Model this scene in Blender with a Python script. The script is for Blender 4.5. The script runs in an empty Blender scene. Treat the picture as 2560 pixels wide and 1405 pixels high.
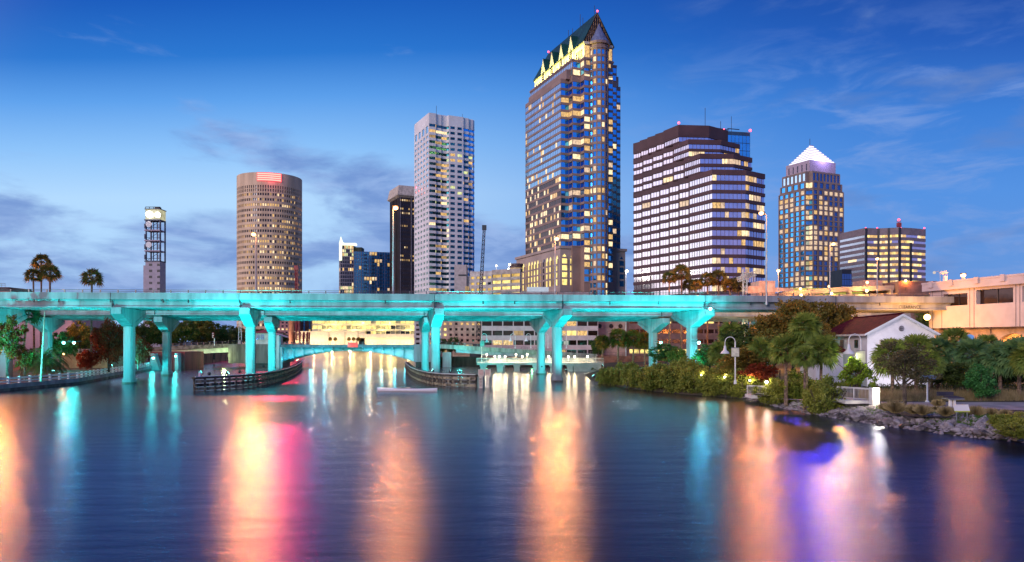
import bpy, math, random
from math import sin, cos, pi, sqrt, atan2, radians
R = random.Random(7)
SC = bpy.context.scene
COL = SC.collection
FPX, HZ, CH = 1900.0, 853.0, 8.0       # focal length in photo pixels, horizon row, camera height

# ---------------------------------------------------------------- camera
cd = bpy.data.cameras.new("camera"); cam = bpy.data.objects.new("camera", cd); COL.objects.link(cam)
cam.location = (0, 0, CH); cam.rotation_euler = (pi/2, 0, 0)
cd.sensor_width = 36; cd.lens = 36*FPX/2560; cd.shift_y = (HZ-702.5)/2560
cd.clip_start = 0.5; cd.clip_end = 9000
SC.camera = cam
SC.view_settings.view_transform = 'Standard'; SC.view_settings.look = 'None'
SC.view_settings.exposure = 0.0; SC.view_settings.gamma = 1; SC.view_settings.use_curve_mapping = False
SC.cycles.use_denoising = True
SC.cycles.max_bounces = 6; SC.cycles.diffuse_bounces = 2; SC.cycles.glossy_bounces = 4
SC.cycles.transmission_bounces = 4; SC.cycles.transparent_max_bounces = 6
SC.cycles.sample_clamp_indirect = 4.0; SC.cycles.caustics_reflective = False; SC.cycles.caustics_refractive = False

def lin(r, g, b):
    f = lambda c: c/12.92 if c <= .04045 else ((c+.055)/1.055)**2.4
    return (f(r/255), f(g/255), f(b/255), 1)

class NT:
    """small node-tree writer"""
    def __init__(s, tree): s.t = tree; s.n = tree.nodes; s.l = tree.links
    def node(s, typ, **kw):
        n = s.n.new(typ)
        for k, v in kw.items():
            if k.startswith('i_'):
                key = k[2:]; key = int(key) if key.isdigit() else key.replace('_', ' ')
                s.put(n.inputs[key], v)
            else: setattr(n, k, v)
        return n
    def put(s, sock, v):
        if isinstance(v, bpy.types.NodeSocket): s.l.new(v, sock)
        elif isinstance(v, bpy.types.Node): s.l.new(v.outputs[0], sock)
        else: sock.default_value = v
    def m(s, op, a, b=None, c=None, clamp=False):
        n = s.n.new('ShaderNodeMath'); n.operation = op; n.use_clamp = clamp
        s.put(n.inputs[0], a)
        if b is not None: s.put(n.inputs[1], b)
        if c is not None: s.put(n.inputs[2], c)
        return n.outputs[0]
    def mix(s, f, a, b, blend='MIX'):
        n = s.n.new('ShaderNodeMix'); n.data_type = 'RGBA'; n.blend_type = blend
        s.put(n.inputs[0], f); s.put(n.inputs[6], a); s.put(n.inputs[7], b)
        return n.outputs[2]
    def ramp(s, f, stops, interp='LINEAR'):
        n = s.n.new('ShaderNodeValToRGB'); cr = n.color_ramp; cr.interpolation = interp
        while len(cr.elements) > 1: cr.elements.remove(cr.elements[-1])
        for i, (p, c) in enumerate(stops):
            e = cr.elements[0] if i == 0 else cr.elements.new(p)
            e.position = p; e.color = c if len(c) == 4 else (*c, 1)
        s.put(n.inputs[0], f); return n.outputs[0]
    def smooth(s, x, a, b):
        n = s.n.new('ShaderNodeMapRange'); n.interpolation_type = 'SMOOTHSTEP'
        s.put(n.inputs[0], x); n.inputs[1].default_value = a; n.inputs[2].default_value = b
        return n.outputs[0]
    def noise(s, vec, scale, detail=4, rough=.5, dist=0):
        n = s.n.new('ShaderNodeTexNoise')
        if vec is not None: s.put(n.inputs['Vector'], vec)
        n.inputs['Scale'].default_value = scale; n.inputs['Detail'].default_value = detail
        n.inputs['Roughness'].default_value = rough; n.inputs['Distortion'].default_value = dist
        return n.outputs[0]

# ---------------------------------------------------------------- world: dusk sky, afterglow in the west (left)
W = bpy.data.worlds.new("World"); SC.world = W; W.use_nodes = True
t = NT(W.node_tree); t.n.clear()
out = t.node('ShaderNodeOutputWorld'); bg = t.node('ShaderNodeBackground')
tc = t.node('ShaderNodeTexCoord'); d = tc.outputs['Generated']
sx = t.node('ShaderNodeSeparateXYZ', i_0=d); dx, dy, dz = sx.outputs
z = t.m('MAXIMUM', dz, 0.0)
zl = t.m('MULTIPLY', z, t.m('MULTIPLY_ADD', t.m('MULTIPLY', dx, dx), .75, 1.0))
left = t.ramp(zl, [(0, lin(150,192,240)), (.10, lin(172,212,252)), (.19, lin(176,216,254)), (.25, lin(138,193,249)), (.31, lin(88,158,235)),
                  (.36, lin(30,116,208)), (.42, lin(0,88,188)), (.6, lin(0,55,145)), (1, lin(0,35,100))])
right = t.ramp(zl, [(0, lin(100,145,210)), (.08, lin(88,145,220)), (.2, lin(72,140,224)), (.30, lin(46,120,212)),
                   (.38, lin(14,86,184)), (.45, lin(4,66,160)), (.6, lin(2,52,135)), (1, lin(2,30,90))])
sky = t.mix(t.smooth(dx, -.34, .50), left, right)
# clouds: long soft banks low in the west, a slanting streak, faint wisps in the east
mp = t.node('ShaderNodeMapping', i_0=d); mp.inputs['Scale'].default_value = (2.6, 2.6, 8.5); mp.inputs['Location'].default_value = (1.3, .2, .4)
n1 = t.noise(mp, 2.1, 7, .55, .35)
mp2 = t.node('ShaderNodeMapping', i_0=d); mp2.inputs['Scale'].default_value = (3, 3, 11); mp2.inputs['Location'].default_value = (5.3, 4.2, 1.4); mp2.inputs['Rotation'].default_value = (0, .25, 0)
n2 = t.noise(mp2, 3.4, 6, .6, .5)
lowz = t.m('MULTIPLY', t.m('SUBTRACT', 1.0, t.smooth(z, .10, .20)), t.m('SUBTRACT', 1.0, t.smooth(dx, .15, .5)))
# slanting streak: centre line z = .285 - .62*(x+.42)
sc_ = t.m('ABSOLUTE', t.m('SUBTRACT', t.m('SUBTRACT', z, .262), t.m('MULTIPLY', t.m('ADD', dx, .40), -.36)))
streak = t.m('MULTIPLY', t.m('SUBTRACT', 1.0, t.smooth(sc_, .0, .075)),
             t.m('MULTIPLY', t.smooth(dx, -.46, -.34), t.m('SUBTRACT', 1.0, t.smooth(dx, -.10, .12))))
thr = t.m('ADD', t.m('MULTIPLY', lowz, .30), t.m('MULTIPLY', streak, .31))
cm = t.smooth(t.m('ADD', n1, thr), .62, .84)
cloud = t.mix(t.smooth(n2, .35, .7), lin(104,140,206), lin(148,178,230))
sky = t.mix(t.m('MULTIPLY', cm, .9), sky, cloud)
wis = t.m('MULTIPLY', t.smooth(n2, .44, .74), t.m('MULTIPLY', t.smooth(dx, .05, .35), t.m('SUBTRACT', 1.0, t.smooth(z, .22, .40))))
sky = t.mix(t.m('MULTIPLY', wis, .75), sky, lin(126,158,220))
mauve = t.m('MULTIPLY', t.smooth(n1, .5, .72), t.smooth(dx, .1, .4))
sky = t.mix(t.m('MULTIPLY', mauve, .7), sky, lin(96,128,192))
# behind the camera: mauve haze of the city, pale pink at the horizon
back = t.ramp(z, [(0, lin(175,160,195)), (.10, lin(150,155,210)), (.17, lin(110,145,220)), (.3, lin(85,135,225)), (.6, lin(60,105,200)), (1, lin(20,65,150))])
sky = t.mix(t.smooth(dy, .15, -.35), sky, back)
# afterglow where the sun went down
dot = t.node('ShaderNodeVectorMath', operation='DOT_PRODUCT', i_0=d); dot.inputs[1].default_value = (-.93, .22, .18)
gl = t.m('POWER', t.m('MAXIMUM', dot.outputs['Value'], 0.0), 6.0)
gl = t.m('MULTIPLY', gl, t.smooth(dy, .82, .62))
glc = t.node('ShaderNodeMix', data_type='RGBA', blend_type='ADD'); t.put(glc.inputs[0], gl); t.put(glc.inputs[6], sky); glc.inputs[7].default_value = (1.3, 1.0, .98, 1)
sky = glc.outputs[2]
# a touch of physical twilight sky
nis = t.node('ShaderNodeTexSky', sky_type='NISHITA', sun_disc=False, sun_elevation=radians(2), sun_rotation=radians(-100))
addn = t.node('ShaderNodeMix', data_type='RGBA', blend_type='ADD'); addn.inputs[0].default_value = .02
t.put(addn.inputs[6], sky); t.put(addn.inputs[7], nis.outputs[0])
sky = t.mix(t.smooth(dz, -.02, -.12), addn.outputs[2], (.03, .03, .05, 1))
t.put(bg.inputs[0], sky); bg.inputs[1].default_value = 1.0
t.l.new(bg.outputs[0], out.inputs[0])

# last soft light of the sunset, from the left behind the camera
sl = bpy.data.lights.new("sun", 'SUN'); so = bpy.data.objects.new("sun", sl); COL.objects.link(so)
sl.energy = 1.9; sl.angle = radians(20); sl.color = (1, .80, .72)
so.rotation_euler = (radians(74), 0, radians(-36))

# ---------------------------------------------------------------- materials
MATS = {}
def mat(name, col, rough=.7, metal=0, var=.15, scale=.5, bump=0., spec=.5, col2=None, detail=4, streak=False, sub=None):
    if name in MATS: return MATS[name]
    m = bpy.data.materials.new(name); m.use_nodes = True; t = NT(m.node_tree); t.n.clear()
    o = t.node('ShaderNodeOutputMaterial'); b = t.node('ShaderNodeBsdfPrincipled'); t.l.new(b.outputs[0], o.inputs[0])
    geo = t.node('ShaderNodeNewGeometry'); pos = geo.outputs['Position']
    if streak:
        mp = t.node('ShaderNodeMapping', i_0=pos); mp.inputs['Scale'].default_value = (1, 1, .15); pos = mp.outputs[0]
    n = t.noise(pos, scale, detail, .6)
    c = (*col[:3], 1); c2 = (*col2[:3], 1) if col2 else (*[x*(1-2*var) for x in col[:3]], 1)
    c1 = c if col2 else (*[min(1, x*(1+var)) for x in col[:3]], 1)
    t.put(b.inputs['Base Color'], t.mix(t.smooth(n, .35, .65), c1, c2))
    b.inputs['Roughness'].default_value = rough; b.inputs['Metallic'].default_value = metal
    b.inputs['Specular IOR Level'].default_value = spec
    if bump:
        bn = t.node('ShaderNodeBump'); bn.inputs['Strength'].default_value = bump; bn.inputs['Distance'].default_value = .05
        t.put(bn.inputs['Height'], t.noise(geo.outputs['Position'], scale*9, 5, .6)); t.put(b.inputs['Normal'], bn)
    MATS[name] = m; return m
def emis(name, col, s, var=0, scale=1.0, mis=False, dark=(.02,.015,.01)):
    if name in MATS: return MATS[name]
    m = bpy.data.materials.new(name); m.use_nodes = True; t = NT(m.node_tree); t.n.clear()
    o = t.node('ShaderNodeOutputMaterial'); b = t.node('ShaderNodeBsdfPrincipled'); t.l.new(b.outputs[0], o.inputs[0])
    b.inputs['Base Color'].default_value = (.05, .05, .05, 1); b.inputs['Roughness'].default_value = .15
    c = (*col, 1)
    if var:
        geo = t.node('ShaderNodeNewGeometry')
        mp = t.node('ShaderNodeMapping', i_0=geo.outputs['Position']); mp.inputs['Scale'].default_value = (1, 1, .55)
        n = t.noise(mp, scale, 3, .7)
        f = t.smooth(n, .5-var*.35, .5+var*.2)
        c = t.mix(f, (*[x*(1-var) for x in col], 1), c)
    t.put(b.inputs['Emission Color'], c); b.inputs['Emission Strength'].default_value = s
    m.cycles.emission_sampling = 'AUTO' if mis else 'NONE'
    MATS[name] = m; return m
def glass(name, col, rough=.06, wob=.02, metal=.9):
    if name in MATS: return MATS[name]
    m = bpy.data.materials.new(name); m.use_nodes = True; t = NT(m.node_tree); t.n.clear()
    o = t.node('ShaderNodeOutputMaterial'); b = t.node('ShaderNodeBsdfPrincipled'); t.l.new(b.outputs[0], o.inputs[0])
    geo = t.node('ShaderNodeNewGeometry')
    n = t.noise(geo.outputs['Position'], .35, 2, .5)
    t.put(b.inputs['Base Color'], t.mix(n, (*[x*.75 for x in col], 1), (*[min(1, x*1.2) for x in col], 1)))
    b.inputs['Metallic'].default_value = metal; b.inputs['Roughness'].default_value = rough
    bn = t.node('ShaderNodeBump'); bn.inputs['Strength'].default_value = wob; bn.inputs['Distance'].default_value = 1
    t.put(bn.inputs['Height'], t.noise(geo.outputs['Position'], .5, 1, .5)); t.put(b.inputs['Normal'], bn)
    MATS[name] = m; return m
def leafmat(name, c1, c2, scale=.6):
    if name in MATS: return MATS[name]
    m = bpy.data.materials.new(name); m.use_nodes = True; t = NT(m.node_tree); t.n.clear()
    o = t.node('ShaderNodeOutputMaterial'); b = t.node('ShaderNodeBsdfPrincipled')
    geo = t.node('ShaderNodeNewGeometry')
    n = t.noise(geo.outputs['Position'], scale, 3, .7); n2 = geo.outputs['Random Per Island']
    f = t.m('ADD', t.m('MULTIPLY', t.smooth(n, .35, .65), .6), t.m('MULTIPLY', n2, .4))
    c = t.mix(f, (*c1, 1), (*c2, 1))
    t.put(b.inputs['Base Color'], c); b.inputs['Roughness'].default_value = .55; b.inputs['Specular IOR Level'].default_value = .3
    tr = t.node('ShaderNodeBsdfTranslucent'); t.put(tr.inputs[0], c)
    mx = t.node('ShaderNodeMixShader'); mx.inputs[0].default_value = .3
    t.l.new(b.outputs[0], mx.inputs[1]); t.l.new(tr.outputs[0], mx.inputs[2]); t.l.new(mx.outputs[0], o.inputs[0])
    MATS[name] = m; return m

# ---------------------------------------------------------------- mesh helper
def vsub(a, b): return (a[0]-b[0], a[1]-b[1], a[2]-b[2])
def vadd(a, b): return (a[0]+b[0], a[1]+b[1], a[2]+b[2])
def vmul(a, s): return (a[0]*s, a[1]*s, a[2]*s)
def vcross(a, b): return (a[1]*b[2]-a[2]*b[1], a[2]*b[0]-a[0]*b[2], a[0]*b[1]-a[1]*b[0])
def vdot(a, b): return a[0]*b[0]+a[1]*b[1]+a[2]*b[2]
def vnorm(a):
    l = sqrt(vdot(a, a)) or 1; return (a[0]/l, a[1]/l, a[2]/l)
class MB:
    def __init__(s): s.v = []; s.f = []; s.m = []
    def poly(s, pts, m=0):
        i = len(s.v); s.v += [tuple(p) for p in pts]; s.f.append(tuple(range(i, i+len(pts)))); s.m.append(m)
    def grid(s, rows, m=0, close=False):
        i = len(s.v); n = len(rows[0])
        for r in rows: s.v += [tuple(p) for p in r]
        for a in range(len(rows)-1):
            for b in range(n if close else n-1):
                c = (b+1) % n
                s.f.append((i+a*n+b, i+a*n+c, i+(a+1)*n+c, i+(a+1)*n+b)); s.m.append(m)
    def box(s, x0, y0, z0, x1, y1, z1, m=0):
        s.obox(((x0+x1)/2, (y0+y1)/2, (z0+z1)/2), (1, 0), (abs(x1-x0)/2, abs(y1-y0)/2, abs(z1-z0)/2), m)
    def obox(s, c, ax, h, m=0):
        """box centred c, horizontal axis ax=(cx,cy), half sizes h"""
        l = sqrt(ax[0]**2+ax[1]**2); ux, uy = ax[0]/l, ax[1]/l
        P = []
        for k in (-1, 1):
            for (a, b) in ((-1,-1), (1,-1), (1,1), (-1,1)):
                P.append((c[0]+a*h[0]*ux-b*h[1]*uy, c[1]+a*h[0]*uy+b*h[1]*ux, c[2]+k*h[2]))
        i = len(s.v); s.v += P
        for f in ((3,2,1,0), (4,5,6,7), (0,1,5,4), (1,2,6,5), (2,3,7,6), (3,0,4,7)):
            s.f.append(tuple(i+q for q in f)); s.m.append(m)
    def prism(s, P, z0, z1, m=0, mt=None, bottom=True):
        n = len(P); zt = z1 if callable(z1) else (lambda p: z1)
        i = len(s.v); s.v += [(p[0], p[1], z0) for p in P]+[(p[0], p[1], zt(p)) for p in P]
        for a in range(n):
            b = (a+1) % n; s.f.append((i+a, i+b, i+n+b, i+n+a)); s.m.append(m)
        s.f.append(tuple(i+n+a for a in range(n))); s.m.append(m if mt is None else mt)
        if bottom: s.f.append(tuple(i+n-1-a for a in range(n))); s.m.append(m)
    def tube(s, pts, r, n=6, m=0, cap=True):
        rows = []; rr = r if isinstance(r, (list, tuple)) else [r]*len(pts)
        for k, p in enumerate(pts):
            a = pts[max(0, k-1)]; b = pts[min(len(pts)-1, k+1)]
            t = vnorm(vsub(b, a)); u = vcross(t, (0, 0, 1))
            if vdot(u, u) < 1e-4: u = (1, 0, 0)
            u = vnorm(u); w = vcross(u, t)
            rows.append([vadd(p, vadd(vmul(u, rr[k]*cos(2*pi*q/n)), vmul(w, rr[k]*sin(2*pi*q/n)))) for q in range(n)])
        s.grid(rows, m, True)
        if cap: s.poly(rows[0], m); s.poly(rows[-1][::-1], m)
    def bar(s, a, b, r, m=0): s.tube([a, b], r, 4, m)
    def lathe(s, c, prof, n=16, m=0):
        s.grid([[(c[0]+r*cos(2*pi*q/n), c[1]+r*sin(2*pi*q/n), c[2]+zz) for q in range(n)] for r, zz in prof], m, True)
    def sphere(s, c, r, m=0, n=10, k=6, sz=1):
        s.lathe(c, [(r*sin(pi*i/k)+1e-4, -r*sz*cos(pi*i/k)) for i in range(k+1)], n, m)
    def lattice(s, a, b, w, nseg, r, m=0, w2=None):
        """four-chord lattice mast from a to b"""
        w2 = w if w2 is None else w2
        t = vnorm(vsub(b, a)); u = vcross(t, (0, 1, 0)); u = vnorm(u) if vdot(u, u) > .01 else (1, 0, 0); v = vcross(t, u)
        def cor(k, q):
            f = k/nseg; ww = w+(w2-w)*f; c = vadd(a, vmul(vsub(b, a), f)); sx_, sy_ = ((-1,-1), (1,-1), (1,1), (-1,1))[q]
            return vadd(c, vadd(vmul(u, ww*sx_/2), vmul(v, ww*sy_/2)))
        for q in range(4): s.bar(cor(0, q), cor(nseg, q), r, m)
        for k in range(nseg):
            for q in range(4):
                p = (q+1) % 4
                s.bar(cor(k, q), cor(k+1, p), r*.6, m) if (k+q) % 2 else s.bar(cor(k, p), cor(k+1, q), r*.6, m)
                s.bar(cor(k, q), cor(k, p), r*.6, m)
def obj(name, mb, mats, parent=None, smooth=False, world=True, kind=None):
    if not isinstance(mats, (list, tuple)): mats = [mats]
    me = bpy.data.meshes.new(name); L = (0, 0, 0)
    if parent is not None and world:
        p = parent
        while p is not None: L = vadd(L, tuple(p.location)); p = p.parent
    vs = [vsub(v, L) for v in mb.v] if L != (0, 0, 0) else mb.v
    me.from_pydata(vs, [], mb.f)
    for mm in mats: me.materials.append(mm)
    if len(mats) > 1: me.polygons.foreach_set('material_index', mb.m)
    if smooth: me.polygons.foreach_set('use_smooth', [True]*len(me.polygons))
    me.update()
    o = bpy.data.objects.new(name, me); COL.objects.link(o)
    if parent is not None: o.parent = parent
    if kind: o['kind'] = kind
    return o
def tag(o, label, cat, group=None, kind=None):
    if label: o['label'] = label
    if cat: o['category'] = cat
    if group: o['group'] = group
    if kind: o['kind'] = kind
    return o
def thing(name, label, cat, loc=(0, 0, 0), group=None, rz=0):
    o = bpy.data.objects.new(name, None); COL.objects.link(o); o.location = loc; o.rotation_euler = (0, 0, rz); o.empty_display_size = .5
    return tag(o, label, cat, group)
def dup(root, loc, rz=0, label=None, scale=None, group=None):
    r = root.copy(); COL.objects.link(r); r.location = loc; r.rotation_euler = (0, 0, rz)
    if scale is not None: r.scale = (scale, scale, scale) if not isinstance(scale, tuple) else scale
    if label: r['label'] = label
    if group: r['group'] = group
    for ch in list(root.children):
        if ch.type == 'LIGHT' or ch.type in ('MESH', 'EMPTY'):
            c = ch.copy(); COL.objects.link(c); c.parent = r
            for g in list(ch.children):
                q = g.copy(); COL.objects.link(q); q.parent = c
    return r
def plight(name, loc, power, col, rad=.3, parent=None):
    l = bpy.data.lights.new(name, 'POINT'); l.energy = power; l.color = col; l.shadow_soft_size = rad
    o = bpy.data.objects.new(name, l); COL.objects.link(o); o.location = loc
    if parent is not None:
        o.parent = parent; o.location = vsub(loc, tuple(parent.location))
    return o
def spot(name, loc, tgt, power, col, ang=80, blend=.6, rad=.3, parent=None):
    l = bpy.data.lights.new(name, 'SPOT'); l.energy = power; l.color = col; l.shadow_soft_size = rad
    l.spot_size = radians(ang); l.spot_blend = blend
    o = bpy.data.objects.new(name, l); COL.objects.link(o); o.location = loc
    from mathutils import Vector
    o.rotation_mode = 'QUATERNION'
    o.rotation_quaternion = (Vector(tgt)-Vector(loc)).to_track_quat('-Z', 'Y')
    if parent is not None:
        o.parent = parent; o.location = vsub(loc, tuple(parent.location))
    return o
def X(px, D): return (px-1280)/FPX*D
def Z(py, D): return CH+(HZ-py)/FPX*D
def P3(px, py, D): return (X(px, D), D, Z(py, D))

CONC = mat('concrete', (.28,.30,.335), .8, var=.15, scale=.4, bump=.25, streak=True)
CONC_D = mat('dark_concrete', (.16,.145,.13), .85, var=.3, scale=.5, bump=.4, streak=True)
WHITE = mat('white_paint', (.75,.75,.75), .5, var=.05)
STEEL = mat('galvanised_steel', (.35,.36,.38), .45, .6, var=.1)
DSTEEL = mat('dark_steel', (.05,.05,.06), .5, .4, var=.1)
LAMP_O = emis('sodium_lamp', (1,.50,.20), 6)
LAMP_W = emis('white_lamp', (1,.93,.75), 14)
LAMP_T = emis('teal_lamp', (.25,1,.92), 18)
LAMP_Y = emis('yellow_lamp', (1,.78,.25), 14)
RED_E = emis('red_beacon', (1,.05,.08), 6)
ORANGE = (1,.29,.045); TEAL = (.01,.80,.76); WARM = (1,.78,.45)

# ---------------------------------------------------------------- river and banks
WR = [(80,-60), (52,20), (45,44), (40.6,60), (37.8,64), (35.2,72.7), (32.9,84), (32.6,92), (32.8,104), (30,109), (25.5,115), (21,124.6), (18,138), (16,157), (17,180), (24,199),
      (25,232), (24.5,249), (-26,252), (-45,440), (-60,640)]
WL = [(-60,-60), (-78,60), (-81,100), (-81,120), (-80.3,141), (-85,158), (-89,173), (-100,211), (-103.5,228), (-116,304), (-150,450), (-230,620), (-300,640)]
m = bpy.data.materials.new('river_water'); m.use_nodes = True; t = NT(m.node_tree); b = t.n['Principled BSDF']
geo = t.node('ShaderNodeNewGeometry'); pos = geo.outputs['Position']
t.n.remove(b); o = t.n['Material Output']
df = t.node('ShaderNodeBsdfDiffuse'); df.inputs[0].default_value = (.010, .013, .022, 1)
gs = t.node('ShaderNodeBsdfAnisotropic'); gs.distribution = 'BECKMANN'; lw = t.node('ShaderNodeLayerWeight'); wc = t.mix(t.smooth(lw.outputs['Facing'], .84, .98), (.44, .53, .92, 1), (.95, .9, .88, 1)); t.put(gs.inputs['Color'], wc)
mpa = t.node('ShaderNodeMapping', i_0=pos); mpa.inputs['Scale'].default_value = (.35, 1.0, 1)
big = t.noise(mpa, .12, 3, .5, .4)
t.put(gs.inputs['Roughness'], t.m('ADD', .12, t.m('MULTIPLY', big, .09)))
mpb = t.node('ShaderNodeMapping', i_0=pos); mpb.inputs['Scale'].default_value = (.7, 1.5, 1)
b1 = t.node('ShaderNodeBump'); b1.inputs['Strength'].default_value = .38; b1.inputs['Distance'].default_value = .06
t.put(b1.inputs['Height'], t.noise(mpb, 4.2, 4, .65))
b2 = t.node('ShaderNodeBump'); b2.inputs['Strength'].default_value = .12; b2.inputs['Distance'].default_value = .4
t.put(b2.inputs['Height'], t.noise(mpa, .5, 3, .5)); t.l.new(b2.outputs[0], b1.inputs['Normal'])
t.l.new(b1.outputs[0], gs.inputs['Normal'])
g2 = t.node('ShaderNodeBsdfAnisotropic'); g2.distribution = 'GGX'; t.put(g2.inputs['Color'], wc); g2.inputs['Roughness'].default_value = .27; t.l.new(b1.outputs[0], g2.inputs['Normal'])
gmx = t.node('ShaderNodeMixShader'); gmx.inputs[0].default_value = .3; t.l.new(gs.outputs[0], gmx.inputs[1]); t.l.new(g2.outputs[0], gmx.inputs[2])
fr = t.node('ShaderNodeFresnel'); fr.inputs[0].default_value = 1.34; t.l.new(b2.outputs[0], fr.inputs['Normal'])
mx = t.node('ShaderNodeMixShader'); t.l.new(fr.outputs[0], mx.inputs[0]); t.l.new(df.outputs[0], mx.inputs[1]); t.l.new(gmx.outputs[0], mx.inputs[2]); t.l.new(mx.outputs[0], o.inputs[0])
WATER = m
mb = MB(); mb.poly([(-900,-200,0), (900,-200,0), (900,700,0), (-900,700,0)])
o = obj('river', mb, WATER); o['kind'] = 'structure'; o['label'] = 'calm dark river with long coloured reflections'
GROUND = mat('ground_soil', (.10,.075,.05), .9, var=.3, scale=.25, bump=.5, col2=(.05,.06,.03))
GROUND_L = mat('red_mulch', (.16,.07,.045), .95, var=.3, scale=.6, bump=.5)
mb = MB(); rows = []
for i, (x, y) in enumerate(WR):
    if y < 249 and not (130 < y < 248): rows.append([(x-1,y,-.8), (x,y,-.05), (x+2.2,y,.55), (x+5,y,1.15), (x+10,y,1.2), (x+40,y,1.3), (x+900,y,1.3)])
    elif y < 248: rows.append([(x-1,y,-.8), (x,y,-.05), (x+2.2,y,.8), (x+5,y,1.4), (x+10,y,1.6), (x+40,y,1.6), (x+900,y,1.6)])
    else: rows.append([(x,y+.2,-.8), (x,y+.2,1.8), (x+2,y+.3,1.9), (x+5,y+.4,2), (x+10,y+.5,2), (x+40,y+.5,2), (x+900,y+.5,2)])
mb.grid(rows); o = obj('right_bank', mb, GROUND); o['kind'] = 'structure'
mb = MB(); rows = []
for i, (x, y) in enumerate(WL): rows.append([(x-.3,y,-.8), (x-.3,y,1.1), (x-6,y,1.25), (x-30,y,1.4), (x-900,y,1.4)])
mb.grid(rows); o = obj('left_bank', mb, GROUND_L); o['kind'] = 'structure'
mb = MB(); mb.poly([(-4000,640,1.8), (4000,640,1.8), (4000,8500,2), (-4000,8500,2)]); mb.poly([(-4000,640,-1), (4000,640,-1), (4000,640,1.8), (-4000,640,1.8)])
o = obj('city_ground', mb, mat('city_asphalt', (.06,.055,.05), .9)); o['kind'] = 'structure'
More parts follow.
